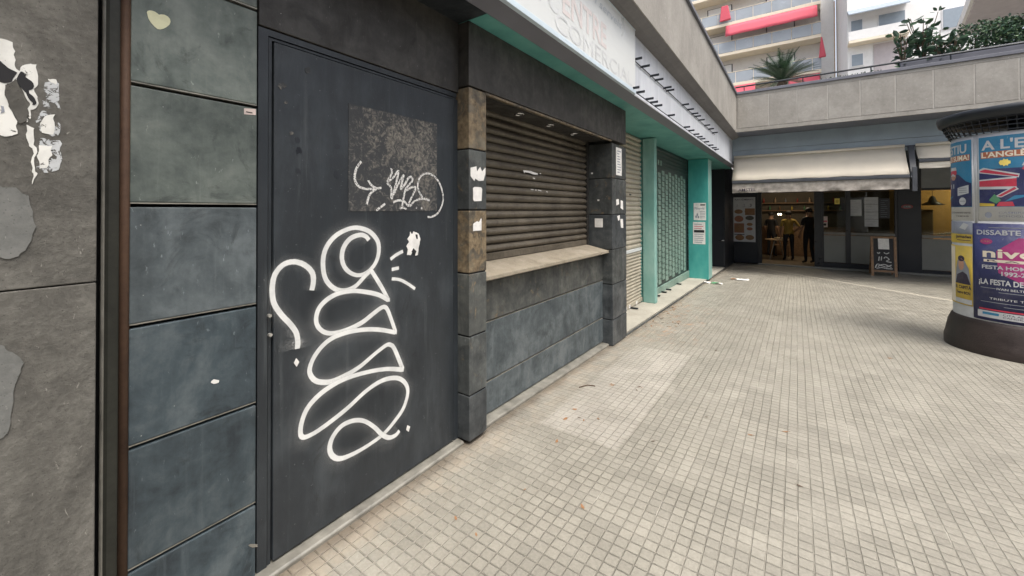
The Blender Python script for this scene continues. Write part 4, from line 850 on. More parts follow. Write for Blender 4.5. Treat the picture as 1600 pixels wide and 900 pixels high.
# awnings
def awning(x0, x1, yb, zb, lab, name='awning', ext=True):
    A = thing(name, lab, 'awning', ((x0+x1)/2, YF-.02, 2.9), 'awnings over the cafe front'); zt_, yt = 2.925, YF-.045
    n = 24; vs = []; fs = []
    for i in range(n+1):
        x = x0+(x1-x0)*i/n
        for j in range(5):
            t = j/4; sag = .03*math.sin(math.pi*t)+.006*math.sin(x*9+t*3); vs.append((x, yt+(yb-yt)*t, zt_+(zb-zt_)*t-sag))
    fs = [(i*5+j, (i+1)*5+j, (i+1)*5+j+1, i*5+j+1) for i in range(n) for j in range(4)]
    mm = MB(); mm.add(vs, fs); o = mm.build('canopy', 'awning_cloth', A, smooth=True); sm = o.modifiers.new('t', 'SOLIDIFY'); sm.thickness = .003
    mm = MB(); mm.tube([(x0, YF-.05, 2.955), (x1, YF-.05, 2.955)], .035, 10); mm.build('roller_tube', 'awning_cloth', A, smooth=True)
    bx(x0, x1, yb-.045, yb+.02, zb-.085, zb-.012).build('front_bar', 'awning_dark', A, bevel=.01)
    vs = []; fs = []; n = 90
    for i in range(n+1):
        x = x0+.01+(x1-x0-.02)*i/n
        for j in range(6):
            t = j/5; k = noise.noise(Vector((x*3.5, t*2, 5)))+.6*noise.noise(Vector((x*9+t*4, t*2, 9))); vs.append((x, yb-.018+.045*t*k, zb-.088-VH*t+.012*t*k))
    fs = [(i*6+j, (i+1)*6+j, (i+1)*6+j+1, i*6+j+1) for i in range(n) for j in range(5)]
    mm = MB(); mm.add(vs, fs); o = mm.build('valance', 'valance_cloth' if VH > .15 else 'awning_cloth', A, smooth=True)
    for xx in (x0+.03, x1-.03):
        mm = MB(); mm.tube([(xx, YF-.02, 2.80), (xx, (YF+yb)/2+.05, (2.8+zb)/2-.06), (xx, yb, zb-.05)], .02, 8); mm.build('folding_arm', 'awning_dark', A)
    return A
VH = .24
A1 = awning(-1.40, 2.02, 12.15, 2.275, 'wide cream awning with crumpled valance over the cafe door')
text(yplane(12.085, -1.25, 1.985), 'AMSTEL', 0, 0, .075, .0, w=.40).build('lettering', 'poster_dark', A1)
VH = .13
A2 = awning(2.20, 6.6, 12.40, 2.62, 'cream awning rolled further in, right of the dark bracket')
BR = thing('awning_bracket', 'dark steel bracket hanging between the two cream awnings', 'bracket', (2.1, 12.6, 2.9))
bx(2.0, 2.30, YF-.035, YF-.002, 2.93, 2.96).build('wall_plate', 'awning_dark', BR)
mm = MB(); mm.hexa([(2.03, 12.10, 2.20), (2.13, 12.10, 2.20), (2.13, 12.16, 2.15), (2.03, 12.16, 2.15)], [(2.07, 12.60, 2.95), (2.17, 12.60, 2.95), (2.17, 12.66, 2.93), (2.07, 12.66, 2.93)]); mm.build('sloping_arm', 'awning_dark', BR, bevel=.006)
bx(2.05, 2.13, 12.10, 12.16, 1.90, 2.42).build('drop_arm', 'awning_dark', BR, bevel=.006)

# ================================================================== people
def figure(name, lab, loc, face, pose, mats, height=1.72):
    """skinned standing body; face = yaw the figure looks towards (radians), pose: joint dict overrides"""
    J = {'pelvis': (0, 0, .95), 'spine': (0, 0, 1.12), 'chest': (0, 0, 1.32), 'neck': (0, .0, 1.48), 'headb': (0, -.01, 1.56), 'head': (0, -.02, 1.64), 'top': (0, -.01, 1.71)}
    for s, n_ in ((-1, 'l'), (1, 'r')):
        J['sh'+n_] = (s*.18, 0, 1.42); J['el'+n_] = (s*.24, .02, 1.14); J['wr'+n_] = (s*.22, -.10, .92); J['ha'+n_] = (s*.20, -.15, .84)
        J['hip'+n_] = (s*.10, 0, .90); J['kn'+n_] = (s*.11, -.02, .49); J['an'+n_] = (s*.12, .02, .08); J['to'+n_] = (s*.13, -.13, .03)
    J.update(pose); rad = {'pelvis': (.15, .11), 'spine': (.135, .10), 'chest': (.165, .115), 'neck': (.058, .058), 'headb': (.07, .075), 'head': (.078, .092), 'top': (.05, .06)}
    for n_ in 'lr': rad.update({'sh'+n_: (.062,)*2, 'el'+n_: (.042,)*2, 'wr'+n_: (.028,)*2, 'ha'+n_: (.032, .022), 'hip'+n_: (.088,)*2, 'kn'+n_: (.058,)*2, 'an'+n_: (.04,)*2, 'to'+n_: (.04, .03)})
    E_ = [('pelvis', 'spine'), ('spine', 'chest'), ('chest', 'neck'), ('neck', 'headb'), ('headb', 'head'), ('head', 'top')]
    for n_ in 'lr': E_ += [('chest', 'sh'+n_), ('sh'+n_, 'el'+n_), ('el'+n_, 'wr'+n_), ('wr'+n_, 'ha'+n_), ('pelvis', 'hip'+n_), ('hip'+n_, 'kn'+n_), ('kn'+n_, 'an'+n_), ('an'+n_, 'to'+n_)]
    names = list(J); vs = [Vector(J[k]) for k in names]; es = [(names.index(a), names.index(b)) for a, b in E_]
    # fingers
    rr = [rad[k] for k in names]
    for n_ in 'lr':
        h, w_ = Vector(J['ha'+n_]), Vector(J['wr'+n_]); d = (h-w_).normalized(); sd_ = d.cross(Vector((1, .3, 0))).normalized(); hi = names.index('ha'+n_)
        for q, ln in enumerate((.075, .085, .08, .062)):
            a = len(vs); off = sd_*((q-1.5)*.019); vs += [h+d*.02+off, h+d*.055+off, h+d*ln+off+Vector((0, -.012, 0))]; rr += [(.010,)*2, (.009,)*2, (.007,)*2]; es += [(hi, a), (a, a+1), (a+1, a+2)]
        a = len(vs); vs += [h-d*.02+sd_*-.035, h+d*.02+sd_*-.055]; rr += [(.010,)*2, (.008,)*2]; es += [(hi, a), (a, a+1)]
    me = bpy.data.meshes.new('person'); me.from_pydata(vs, es, []); o = bpy.data.objects.new('person', me); COL.objects.link(o)
    sk = o.modifiers.new('skin', 'SKIN'); sk.use_smooth_shade = True; lay = me.skin_vertices[0].data
    for i, r_ in enumerate(rr): lay[i].radius = r_; lay[i].use_root = (i == 0)
    ss = o.modifiers.new('s', 'SUBSURF'); ss.levels = 2; ss.render_levels = 2
    dg = bpy.context.evaluated_depsgraph_get(); em = bpy.data.meshes.new_from_object(o.evaluated_get(dg)); bpy.data.objects.remove(o)
    s = height/1.73
    ob = bpy.data.objects.new('person', em); COL.objects.link(ob); ob.location = loc; ob.rotation_euler.z = face; ob.scale = (s, s, s)
    for mn in mats: em.materials.append(MAT[mn])          # skin, top, trousers, shoe
    for p_ in em.polygons:
        c = p_.center; p_.use_smooth = True; arm = abs(c.x) > .19
        p_.material_index = 3 if c.z < .085 else 2 if (c.z < .93 and not arm) else 1 if (c.z > .93 and c.z < 1.47 and not (arm and c.z < 1.20)) else 0
    tag(ob, lab, 'person')
    hm = MB(); vs = []; c = Vector(J['head'])
    hm.lathe([(.001, c.z+.122), (.05, c.z+.112), (.085, c.z+.075), (.098, c.z+.03), (.098, c.z-.0), (.086, c.z-.03)], (c.x, c.y+.012), 20)
    h = bpy.data.meshes.new('hair'); h.from_pydata(hm.v, [], hm.f); h.materials.append(MAT['hair_dark']); ho = bpy.data.objects.new('hair', h); COL.objects.link(ho); ho.parent = ob
    for p_ in h.polygons: p_.use_smooth = True
    fm = MB(); fm.poly([]) if False else None
    fc = bmesh.new()
    bmesh.ops.create_icosphere(fc, subdivisions=2, radius=.014, matrix=Matrix.Translation((c.x, c.y-.098, c.z-.005)) @ Matrix.Diagonal((.8, 1.1, 1.6, 1)))
    for s_ in (-1, 1): bmesh.ops.create_icosphere(fc, subdivisions=2, radius=.02, matrix=Matrix.Translation((c.x+s_*.085, c.y+.0, c.z-.0)) @ Matrix.Diagonal((.5, .8, 1.5, 1)))
    f = bpy.data.meshes.new('nose_and_ears'); fc.to_mesh(f); fc.free(); f.materials.append(MAT['skin']); fo = bpy.data.objects.new('nose_and_ears', f); COL.objects.link(fo); fo.parent = ob
    fc = bmesh.new()
    for s_ in (-1, 1): bmesh.ops.create_icosphere(fc, subdivisions=1, radius=.008, matrix=Matrix.Translation((c.x+s_*.03, c.y-.086, c.z+.012)))
    bmesh.ops.create_cube(fc, size=1, matrix=Matrix.Translation((c.x, c.y-.087, c.z-.045)) @ Matrix.Diagonal((.04, .008, .006, 1)))
    f = bpy.data.meshes.new('eyes_and_mouth'); fc.to_mesh(f); fc.free(); f.materials.append(MAT['hair_dark']); fo = bpy.data.objects.new('eyes_and_mouth', f); COL.objects.link(fo); fo.parent = ob
    return ob
zf = zg+.03
p = ony(1232, 340, 17.0); figure('p', 'person in a yellow shirt and dark trousers standing by the cafe table', (p.x, 17.0, zf), R(200), {'ell': (-.30, .10, 1.16), 'wrl': (-.20, -.08, 1.06), 'hal': (-.13, -.13, 1.06), 'hel': (0, 0, 0)} if False else {'ell': (-.32, .08, 1.17), 'wrl': (-.20, -.04, 1.02), 'hal': (-.14, -.08, .99)}, ['skin', 'shirt_yellow', 'trousers_dark', 'shoe_dark'], 1.70)
p = ony(1264, 340, 16.4); figure('p', 'person dressed all in black standing just inside the cafe door', (p.x, 16.4, zf), R(215), {'knl': (-.12, -.06, .49)}, ['skin', 'shirt_black', 'trousers_dark', 'shoe_dark'], 1.80)
p = ony(1205, 340, 18.2); figure('p', 'person in dark clothes standing behind the cafe table', (p.x, 18.2, zf), R(150), {}, ['skin', 'shirt_black', 'trousers_dark', 'shoe_dark'], 1.66)

# ================================================================== ADVERTISING COLUMN
CC, RB = (2.08, 7.02), .54; z0 = gz(7)
AC = thing('advertising_column', 'round poster column with dark flared base and iron lattice crown', 'advertising column', (*CC, z0))
mm = MB(); mm.lathe([(.0, z0-.05), (.615, z0-.05), (.622, z0+.02), (.622, z0+.10), (.612, z0+.13), (.585, z0+.28), (.563, z0+.34), (.556, z0+.36), (.5405, z0+.375)], CC, 72); mm.build('base', 'base_iron', AC, smooth=True)
mm = MB(); mm.lathe([(RB, z0+.34), (RB, 2.335), (.50, 2.34)], CC, 72); mm.build('drum', 'poster_white', AC, smooth=True)
# lattice
cr = bpy.data.objects.new('lattice_crown', None); COL.objects.link(cr); cr.parent = AC; cr.location = Vector((*CC, 2.33))-AC.location
mm = MB(); n = 56
rad = lambda z: .545+(.655-.545)*((z-2.335)/(2.60-2.335))**.9
for k in range(n):
    a = 2*math.pi*k/n
    mm.tube([(CC[0]+rad(z)*math.cos(a), CC[1]+rad(z)*math.sin(a), z) for z in (2.336, 2.40, 2.46, 2.52, 2.58)], .0055, 5)
for z in [2.352+.044*i for i in range(4)]:
    r_ = rad(z); mm.tube([(CC[0]+(r_+.008)*math.cos(t), CC[1]+(r_+.008)*math.sin(t), z) for t in [2*math.pi*k/48 for k in range(49)]], .0052, 5, cap=False)
mm.build('lattice_bars', 'lattice_iron', cr)
mm = MB(); mm.lathe([(rad(2.49)-.006, 2.485), (.648, 2.50), (.664, 2.56), (.664, 2.595), (.60, 2.615), (0, 2.64)], CC, 72); mm.build('crown_rim', 'lattice_iron', AC, smooth=True)
mm = MB(); mm.lathe([(.0, 2.478), (.60, 2.481)], CC, 48); mm.build('crown_underside', 'lattice_iron', AC)
mm = MB(); mm.lathe([(.10, 2.33), (.10, 2.50)], CC, 24); mm.build('crown_stem', 'lattice_iron', AC, smooth=True)
def poster(lab, t0, t1, b0, b1, mat, d=.003, name='poster'):
    a1 = (R(t1)-R(t0))*RB; mpp = cyl(CC, RB, R(t0), 0)
    mm = MB(); N = max(6, int(a1/.03)); vs = []
    for i in range(N+1):
        a = a1*i/N; vs += [mpp(a, b0+.003*noise.noise(Vector((a*9, b0, 1))), d), mpp(a, b1+.004*noise.noise(Vector((a*7, b1, 4))), d)]
    mm.add(vs, [(2*i, 2*i+2, 2*i+3, 2*i+1) for i in range(N)]); o = mm.build(name, mat, smooth=True); sm = o.modifiers.new('t', 'SOLIDIFY'); sm.thickness = .0015; sm.offset = -1
    tag(o, lab, 'poster'); return o, cyl(CC, RB, R(t0), b0), a1, b1-b0
def pg(o, mpp, mat, pts, d, name='printed_shape', n=4):
    xs = [p[0] for p in pts]; x0, x1 = min(xs), max(xs)
    if x1-x0 > .07:                                     # wide shapes bend with the drum: cut into narrow upright strips
        cuts = sorted(set([x0+1e-5, x1-1e-5]+[x for x in xs if x0+1e-4 < x < x1-1e-4]+[x0+(x1-x0)*k/max(2, int((x1-x0)/.02)) for k in range(1, max(2, int((x1-x0)/.02)))]))
        m_ = MB(); vs = []
        for c in cuts:
            ys_ = []
            for i in range(len(pts)):
                (ax, ay), (bx_, by_) = pts[i], pts[(i+1) % len(pts)]
                if abs(ax-bx_) > 1e-9 and min(ax, bx_)-1e-9 <= c <= max(ax, bx_)+1e-9: ys_.append(ay+(by_-ay)*(c-ax)/(bx_-ax))
            vs += [mpp(c, min(ys_), d), mpp(c, max(ys_), d)]
        m_.add(vs, [(2*i, 2*i+2, 2*i+3, 2*i+1) for i in range(len(cuts)-1)]); return m_.build(name, mat, o)
    P = []
    for i, (a, b) in enumerate(pts):
        a2, b2 = pts[(i+1) % len(pts)]
        for k in range(n): P.append((a+(a2-a)*k/n, b+(b2-b)*k/n))
    m_ = MB(); m_.poly([mpp(a, b, d) for a, b in P]); ob = m_.build(name, mat, o); tm = ob.modifiers.new('tri', 'TRIANGULATE'); return ob
def grid(o, mpp, mat, a0, a1, b0, b1, d, name='printed_band'): return rectgrid(mpp, a0, a1, b0, b1, d, max(1, int(abs(a1-a0)/.03))).build(name, mat, o)
def english(t0, lab, sign):
    w = .70; o, mpp, w, h = poster(lab, t0, t0+math.degrees(w/RB), 1.372, 2.318, 'poster_white')
    grid(o, mpp, 'poster_blue', .018, w-.018, .155, h-.025, .0042)
    P = lambda mat, pts, d=.0062: pg(o, mpp, mat, [(x*w, y*h) for x, y in pts], d)
    P('poster_navy', [(.03, .17), (.97, .17), (.97, .42), (.75, .56), (.5, .6), (.03, .60)], .0050)
    P('poster_white', [(.03, .60), (.08, .62), (.45, .53), (.44, .49), (.03, .56)], .0058); P('poster_red', [(.04, .585), (.10, .60), (.44, .515), (.43, .50), (.04, .57)])
    P('poster_white', [(.03, .48), (.42, .50), (.42, .36), (.03, .37)], .0056); P('poster_red', [(.03, .465), (.42, .482), (.42, .39), (.03, .40)])
    P('poster_white', [(.2, .28), (.27, .27), (.44, .36), (.40, .40)], .0058); P('poster_red', [(.23, .285), (.27, .28), (.42, .365), (.40, .385)])
    P('poster_navy', [(.42, .17), (.97, .17), (.97, .45), (.8, .5), (.62, .5), (.45, .48)], .0066); P('poster_skin', [(.5, .53), (.56, .5), (.64, .5), (.68, .54), (.66, .6), (.52, .6)], .0070); P('poster_red', [(.47, .58), (.52, .56), (.66, .56), (.70, .58), (.69, .62), (.49, .62)], .0074)
    P('poster_white', [(.47, .62), (.70, .62), (.68, .66), (.49, .66)], .0074); P('poster_white', [(.49, .555), (.53, .545), (.58, .56), (.63, .545), (.67, .555), (.58, .585)], .0078)
    P('poster_green', [(.14, .24), (.2, .31), (.27, .24), (.22, .2)], .0070); P('poster_red', [(.22, .17), (.40, .17), (.38, .22), (.25, .22)], .0070); P('poster_yellow', [(.03, .17), (.2, .17), (.2, .2), (.03, .21)], .0070); P('poster_blue', [(.3, .22), (.6, .30), (.4, .29)], .0072)
    pg(o, mpp, 'poster_sun', [(w*.31+(.042 if k % 2 else .030)*math.cos(k*math.pi/9), h*.665+(.042 if k % 2 else .030)*math.sin(k*math.pi/9)) for k in range(18)], .0070, n=1)
    text(mpp, '11', w*.49, h*.40, h*.05, .0072, w=w*.13, bold=.03).build('lettering', 'poster_white', o)
    text(mpp, "A L'ESTIU", w*.06, h*.825, h*.105, .0062, w=w*.84, bold=.025).build('lettering', 'poster_white', o)
    grid(o, mpp, 'poster_orange', w*.05, w*.95, h*.725, h*.80, .0050); text(mpp, "L'ANGLÈS SUMA!", w*.06, h*.735, h*.06, .0066, w=w*.88, bold=.03).build('lettering', 'cream_trim', o)
    P('poster_white', [(.72, .30), (.93, .33), (.93, .43), (.72, .40)], .0082)
    for k in range(3): grid(o, mpp, 'poster_grey', w*.75, w*.9, h*(.34+k*.025), h*(.348+k*.025), .0088)
    ell(mpp, w*.82, h*.235, .045, .045, .0082).build('printed_shape', 'poster_white', o); grid(o, mpp, 'poster_grey', w*.77, w*.87, h*.232, h*.24, .0088)
    ell(mpp, w*.13, h*.07, .028, .034, .0042).build('printed_shape', 'poster_grey', o); text(mpp, 'CAMBRIDGE', w*.24, h*.085, h*.022, .0045, w=w*.38).build('lettering', 'poster_grey', o); text(mpp, 'SCHOOL', w*.24, h*.045, h*.022, .0045, w=w*.25).build('lettering', 'poster_grey', o)
    text(mpp, 'INSCRIPCIONS OBERTES', w*.62, h*.085, h*.014, .0045, w=w*.33).build('lettering', 'poster_dark', o); text(mpp, 'T. 93 000 00 00', w*.66, h*.045, h*.014, .0045, w=w*.26).build('lettering', 'poster_dark', o)
english(-144.9-math.degrees(.70/RB)-.3, 'blue English course poster showing only its right half, at the left edge of the column', 0)
english(-141.6, 'blue English course poster facing the square, right of the narrow seam', 1)
# narrow white seam
o, mpp, w, h = poster('narrow white strip between the two blue posters', -144.6, -141.9, 1.34, 2.32, 'poster_white', .0035, 'paper_strip')
grid(o, mpp, 'poster_grey', w*.48, w*.56, 0, h, .005)
# party poster
o, mpp, w, h = poster('dark purple party poster below the blue posters', -146.5, -146.5+74, .285, 1.345, 'poster_navy', .0085)
P = lambda mat, pts, d: pg(o, mpp, mat, [(x*w, y*h) for x, y in pts], d)
P('poster_pink', [(.28, .72), (.5, .86), (.95, .84), (.97, .46), (.7, .30), (.5, .42), (.3, .5)], .0098)
T_ = lambda s_, x, y, hh, ww, b=.02, mat='poster_white', sh=0.0: text(mpp, s_, w*x, h*y, h*hh, .0112, w=w*ww, bold=b, shear=sh).build('lettering', mat, o)
grid(o, mpp, 'poster_grey', w*.2, w*.9, h*.955, h*.962, .0105); T_('DISSABTE 19', .06, .885, .048, .60)
ell(mpp, w*.17, h*.815, .05, .032, .0105).build('printed_shape', 'poster_pink', o); T_('OK', .11, .805, .022, .12, .0, 'poster_skin')
T_('nivell', .13, .655, .09, .66, .025, 'cream_trim'); grid(o, mpp, 'cream_trim', w*.14, w*.94, h*.605, h*.632, .0105); T_('R A V E', .18, .61, .018, .7, .0, 'poster_dark')
T_('FESTA HOMENATGE', .12, .535, .036, .78, .03); T_('1992-2002', .33, .475, .040, .36, .03); T_('¡LA FESTA DE LA NIT!', .08, .375, .052, .74, .03)
T_('IVAN BELTRAN', .28, .325, .022, .36, .02); grid(o, mpp, 'poster_grey', w*.10, w*.27, h*.333, h*.340, .0105); grid(o, mpp, 'poster_grey', w*.3, w*.75, h*.297, h*.304, .0105)
T_("TRIBUTE TO 90'S", .2, .222, .020, .55, .01); grid(o, mpp, 'poster_grey', w*.1, w*.9, h*.19, h*.196, .0105); grid(o, mpp, 'poster_grey', w*.35, w*.75, h*.155, h*.16, .0105)
grid(o, mpp, 'poster_red', w*.08, w*.95, h*.108, h*.123, .0105); grid(o, mpp, 'poster_white', w*.06, w*.97, h*.03, h*.10, .0100); grid(o, mpp, 'poster_blue', w*.12, w*.3, h*.06, h*.085, .0112); T_('CITA AL', .34, .07, .018, .2, .0, 'poster_dark'); T_('CANDIL', .34, .045, .018, .2, .0, 'poster_dark')
# left small posters
o, mpp, w, h = poster('yellow and slate leaflet above the portrait poster on the column edge', -190, -147.0, 1.11, 1.36, 'poster_grey', .0045)
grid(o, mpp, 'poster_yellow', 0, w, 0, h*.42, .0058); text(mpp, 'Jornades', w*.45, h*.24, h*.13, .007, w=w*.52, bold=.03).build('lettering', 'poster_dark', o); grid(o, mpp, 'poster_dark', w*.5, w*.95, h*.12, h*.15, .007); pg(o, mpp, 'poster_white', [(w*.6, h*.7), (w*.75, h*.95), (w*.9, h*.85), (w*.8, h*.62)], .0058)
o, mpp, w, h = poster('portrait poster with yellow lettering low on the column edge', -190, -147.4, .40, 1.08, 'poster_yellow', .0055)
pg(o, mpp, 'poster_grey', [(w*.4, h*.35), (w*.95, h*.35), (w*.9, h*.62), (w*.78, h*.75), (w*.52, h*.75), (w*.45, h*.6)], .0066); pg(o, mpp, 'poster_dark', [(w*.42, h*.35), (w*.95, h*.35), (w*.85, h*.52), (w*.72, h*.56), (w*.5, h*.5)], .0074)
ell(mpp, w*.66, h*.68, w*.10, h*.10, .0074).build('printed_shape', 'poster_skin', o); ell(mpp, w*.66, h*.78, w*.12, h*.05, .0080).build('printed_shape', 'poster_dark', o)
grid(o, mpp, 'cream_trim', w*.02, w*.40, h*.02, h*.98, .0066); grid(o, mpp, 'poster_white', w*.4, w*.98, h*.02, h*.1, .0066); text(mpp, 'EL CAPITÀ', w*.42, h*.27, h*.05, .0082, w=w*.55, bold=.03).build('lettering', 'poster_dark', o); text(mpp, 'Teatre BCN', w*.46, h*.18, h*.045, .0082, w=w*.48, bold=.02).build('lettering', 'poster_dark', o)

# posters on the teal pillar (face towards the camera)
def pillar_poster(lab, v0, v1, u0=1084, u1=1103):
    a, b = ony(u0, v1, 10.43), ony(u1, v0, 10.43); o = bx(a.x, b.x, 10.4262, 10.4285, a.z, b.z).build('poster', 'white_paper'); tag(o, lab, 'poster'); return o, yplane(10.4262, a.x, a.z), b.x-a.x, b.z-a.z
o, mpp, w, h = pillar_poster('upper white notice on the square teal pillar', 317, 344); text(mpp, 'Pinergia', w*.08, h*.62, h*.14, .001, w=w*.8, bold=.02).build('lettering', 'poster_grey', o); rectgrid(mpp, w*.55, w*.95, h*.85, h*.92, .001).build('printed_line', 'black_ink', o)
for k in range(5): rectgrid(mpp, w*.5, w*.92, h*(.12+.09*k), h*(.15+.09*k), .001).build('printed_line', 'poster_grey', o)
for (x, y) in ((.2, .2), (.3, .32), (.38, .18)): ell(mpp, w*x, h*y, w*.07, h*.08, .001).build('printed_shape', 'poster_grey', o)
o, mpp, w, h = pillar_poster('lower white notice with a black band on the square teal pillar', 347, 381, 1083, 1102); rectgrid(mpp, w*.08, w*.92, h*.52, h*.64, .001).build('printed_band', 'black_ink', o)
for k in range(10): 
    if k in (5, 6): continue
    rectgrid(mpp, w*.1, w*(.6+.3*random.random()), h*(.07+.09*k), h*(.10+.09*k), .001).build('printed_line', 'poster_red' if k in (7, 8) else 'poster_grey', o)

# ================================================================== TERRACE PLANTS
def leafcloud(m, c, r, n, size, rnd, flatten=1.0, hole=.0):
    for _ in range(n):
        while True:
            p = Vector((rnd.uniform(-1, 1), rnd.uniform(-1, 1), rnd.uniform(-1, 1)))
            if .25 < p.length < 1 and noise.noise(p*2.3+Vector(c)) > -.15+hole: break
        p = Vector((c[0]+p.x*r[0], c[1]+p.y*r[1], c[2]+p.z*r[2]))
        d = Vector((rnd.uniform(-1, 1), rnd.uniform(-1, 1), rnd.uniform(-.4, .8))).normalized(); s = d.orthogonal().normalized(); s.rotate(Matrix.Rotation(rnd.uniform(0, 6.28), 3, d)); L_ = size*rnd.uniform(.6, 1.3); w_ = L_*.3
        m.cm = rnd.choice((0, 0, 1, 1, 2)); nn = d.cross(s)*L_*.12
        m.add([p, p+d*L_*.5+s*w_+nn, p+d*L_, p+d*L_*.5-s*w_+nn], [(0, 1, 2), (0, 2, 3)])
LM = ['leaf_dark', 'leaf_mid', 'leaf_light']
rnd = random.Random(11)
p = ony(1222, 130, 13.2); cx, cy, cz = p.x, 13.2, p.z-.02
CY_ = thing('cycad', 'spiky sago palm in a dark pot on the terrace', 'plant', (cx, cy, 3.62))
mm = MB(); mm.lathe([(.0, 3.62), (.20, 3.62), (.27, 4.20), (.30, 4.22), (.30, 4.30), (.25, 4.30), (.24, 4.25), (0, 4.25)], (cx, cy), 24); pot = mm.build('pot', 'fascia_under', CY_, smooth=False)
mm = MB(); mm.lathe([(.09, 4.25), (.13, 4.4), (.12, cz+.02), (.05, cz+.10)], (cx, cy), 16); mm.build('trunk', 'stem_brown', CY_)
for k in range(98):
    a = rnd.uniform(0, 6.283); el = R(rnd.choice((20, 32, 42, 52, 64, 76))+rnd.uniform(-6, 6)); L_ = rnd.uniform(.70, .98); mm = MB(); pts = []
    for i in range(9):
        t = i/8; e = el-t*R(38); pts.append((Vector((math.cos(a)*math.cos(el-t*R(16))*L_*t, math.sin(a)*math.cos(el-t*R(16))*L_*t, math.sin(el-t*R(18))*L_*t))+Vector((cx, cy, cz+.05))))
    mm.tube(pts, [.009*(1-.7*i/8) for i in range(9)], 4)
    for i in range(1, 34):
        t = i/34; q = t*8; j = int(q); f_ = q-j; P0 = pts[j].lerp(pts[min(j+1, 8)], f_); dd = (pts[min(j+1, 8)]-pts[j]).normalized(); s_ = dd.cross(Vector((0, 0, 1))).normalized(); ll = .115*math.sin(math.pi*(.12+.84*t))+.02
        for sg in (-1, 1):
            e_ = P0+(s_*sg*.85+dd*.6+Vector((0, 0, .12)))*ll; w_ = dd*.017; mm.cm = rnd.choice((0, 1)); mm.add([P0-w_*.4, P0+w_*.6, e_], [(0, 1, 2)])
    mm.build('frond', ['leaf_dark', 'leaf_mid'], CY_)
def bush(lab, cx, cy, zb, w, h, n, rnd, size=.07, cat='shrub', name='shrub', group='shrubs along the terrace edge', stems=7, big=False):
    T = thing(name, lab, cat, (cx, cy, zb), group); mm = MB(); lv = MB()
    for k in range(stems):
        a = rnd.uniform(0, 6.28); tip = Vector((cx+math.cos(a)*w*rnd.uniform(.2, .9), cy+math.sin(a)*w*.4, zb+h*rnd.uniform(.6, 1.0))); mid = Vector((cx+(tip.x-cx)*.35, cy+(tip.y-cy)*.4, zb+h*.4)); pts = smooth_path([(cx, cy, zb), mid, tip], 6); mm.tube(pts, [.016*(1-.7*i/len(pts)) for i in range(len(pts))], 5)
        if big:
            for q in range(n//stems):
                P0 = pts[min(len(pts)-1, int(len(pts)*rnd.uniform(.25, 1.0)))]; d = Vector((rnd.uniform(-1, 1), rnd.uniform(-1, 1), rnd.uniform(-.3, .9))).normalized(); s_ = d.orthogonal().normalized(); s_.rotate(Matrix.Rotation(rnd.uniform(0, 6.28), 3, d)); L_ = size*rnd.uniform(.7, 1.3); w_ = L_*.24; P0 = P0+d*.03; nn = d.cross(s_)*L_*.07
                lv.cm = rnd.choice((0, 0, 1)); lv.add([P0, P0+d*L_*.35+s_*w_+nn, P0+d*L_*.75+s_*w_*.8+nn, P0+d*L_, P0+d*L_*.75-s_*w_*.8+nn, P0+d*L_*.35-s_*w_+nn], [(0, 1, 2, 3), (0, 3, 4, 5)])
    if not big: leafcloud(lv, (cx, cy, zb+h*.55), (w, w*.6, h*.55), n, size, rnd)
    mm.build('stem', 'stem_brown', T); lv.build('foliage', LM, T); return T
YT = 12.35
for k, (u, ub, top, w, n) in enumerate(((1412, 94, 52, .34, 80), (1441, 92, 22, .30, 110), (1466, 88, 46, .36, 100), (1490, 84, 58, .2, 50))):
    p = ony(u, ub, YT); q = ony(u, top, YT); bush(['broad leaved terrace shrub, leftmost of the tall ones', 'tallest broad leaved terrace shrub with one shoot rising high', 'broad leaved terrace shrub right of the tallest', 'smallest broad leaved terrace shrub beside the dense hedge'][k], p.x, YT, 4.55, w, q.z-4.55, n, random.Random(k+5), size=.155, big=True, stems=9)
HG = MB(); rr_ = random.Random(2)
for k in range(9):
    p = ony(1520+k*16, 62-k*2.2, YT+.25); leafcloud(HG, (p.x, YT+.25, p.z+.02), (.40, .3, .36), 420, .07, rr_)
H_ = thing('hedge', 'dense green hedge on the terrace at the right edge', 'hedge', (ony(1570, 50, YT).x, YT, 4.5)); HG.build('foliage', LM, H_)
mm = MB(); 
for k in range(9):
    p = ony(1520+k*16, 60, YT+.25); mm.tube([(p.x, YT+.25, 4.5), (p.x+.05, YT+.25, p.z+.1)], .015, 5)
mm.build('stem', 'stem_brown', H_)
for k, u in enumerate((1300, 1322, 1345, 1368)):
    p = ony(u, 118-(u-1300)*.2, YT); mm = MB(); leafcloud(mm, (p.x, YT, 4.60), (.24, .12, .09), 150, .05, random.Random(k)); o = mm.build('trailing_plant', LM); tag(o, 'low trailing plant along the terrace rail', 'plant', 'low plants along the terrace rail')
for k, (u, v, s_) in enumerate(((1115, 60, .20), (1126, 84, .28), (1141, 118, .2), (1106, 35, .18))):
    p = onx(u, v, -1.75); mm = MB(); leafcloud(mm, (-1.75, p.y, 4.62+s_*.4), (.15, s_*1.4, s_), 170, .07, random.Random(k+40)); o = mm.build('balcony_plant', LM); tag(o, ['small green plant on the side parapet, second from the top', 'largest green plant on the side parapet', 'green plant on the side parapet nearest the corner', 'topmost green plant on the side parapet'][k], 'plant')
for x, z in ((ony(1360, 100, 12.6).x, 4.6), (ony(1500, 70, 12.6).x, 4.62)):
    pass
o = bx(ony(1483, 75, 12.9).x, ony(1510, 72, 12.9).x, 12.8, 13.3, 4.2, 4.98).build('planter', 'cream_trim', bevel=.03); tag(o, 'cream planter box behind the terrace railing', 'planter')
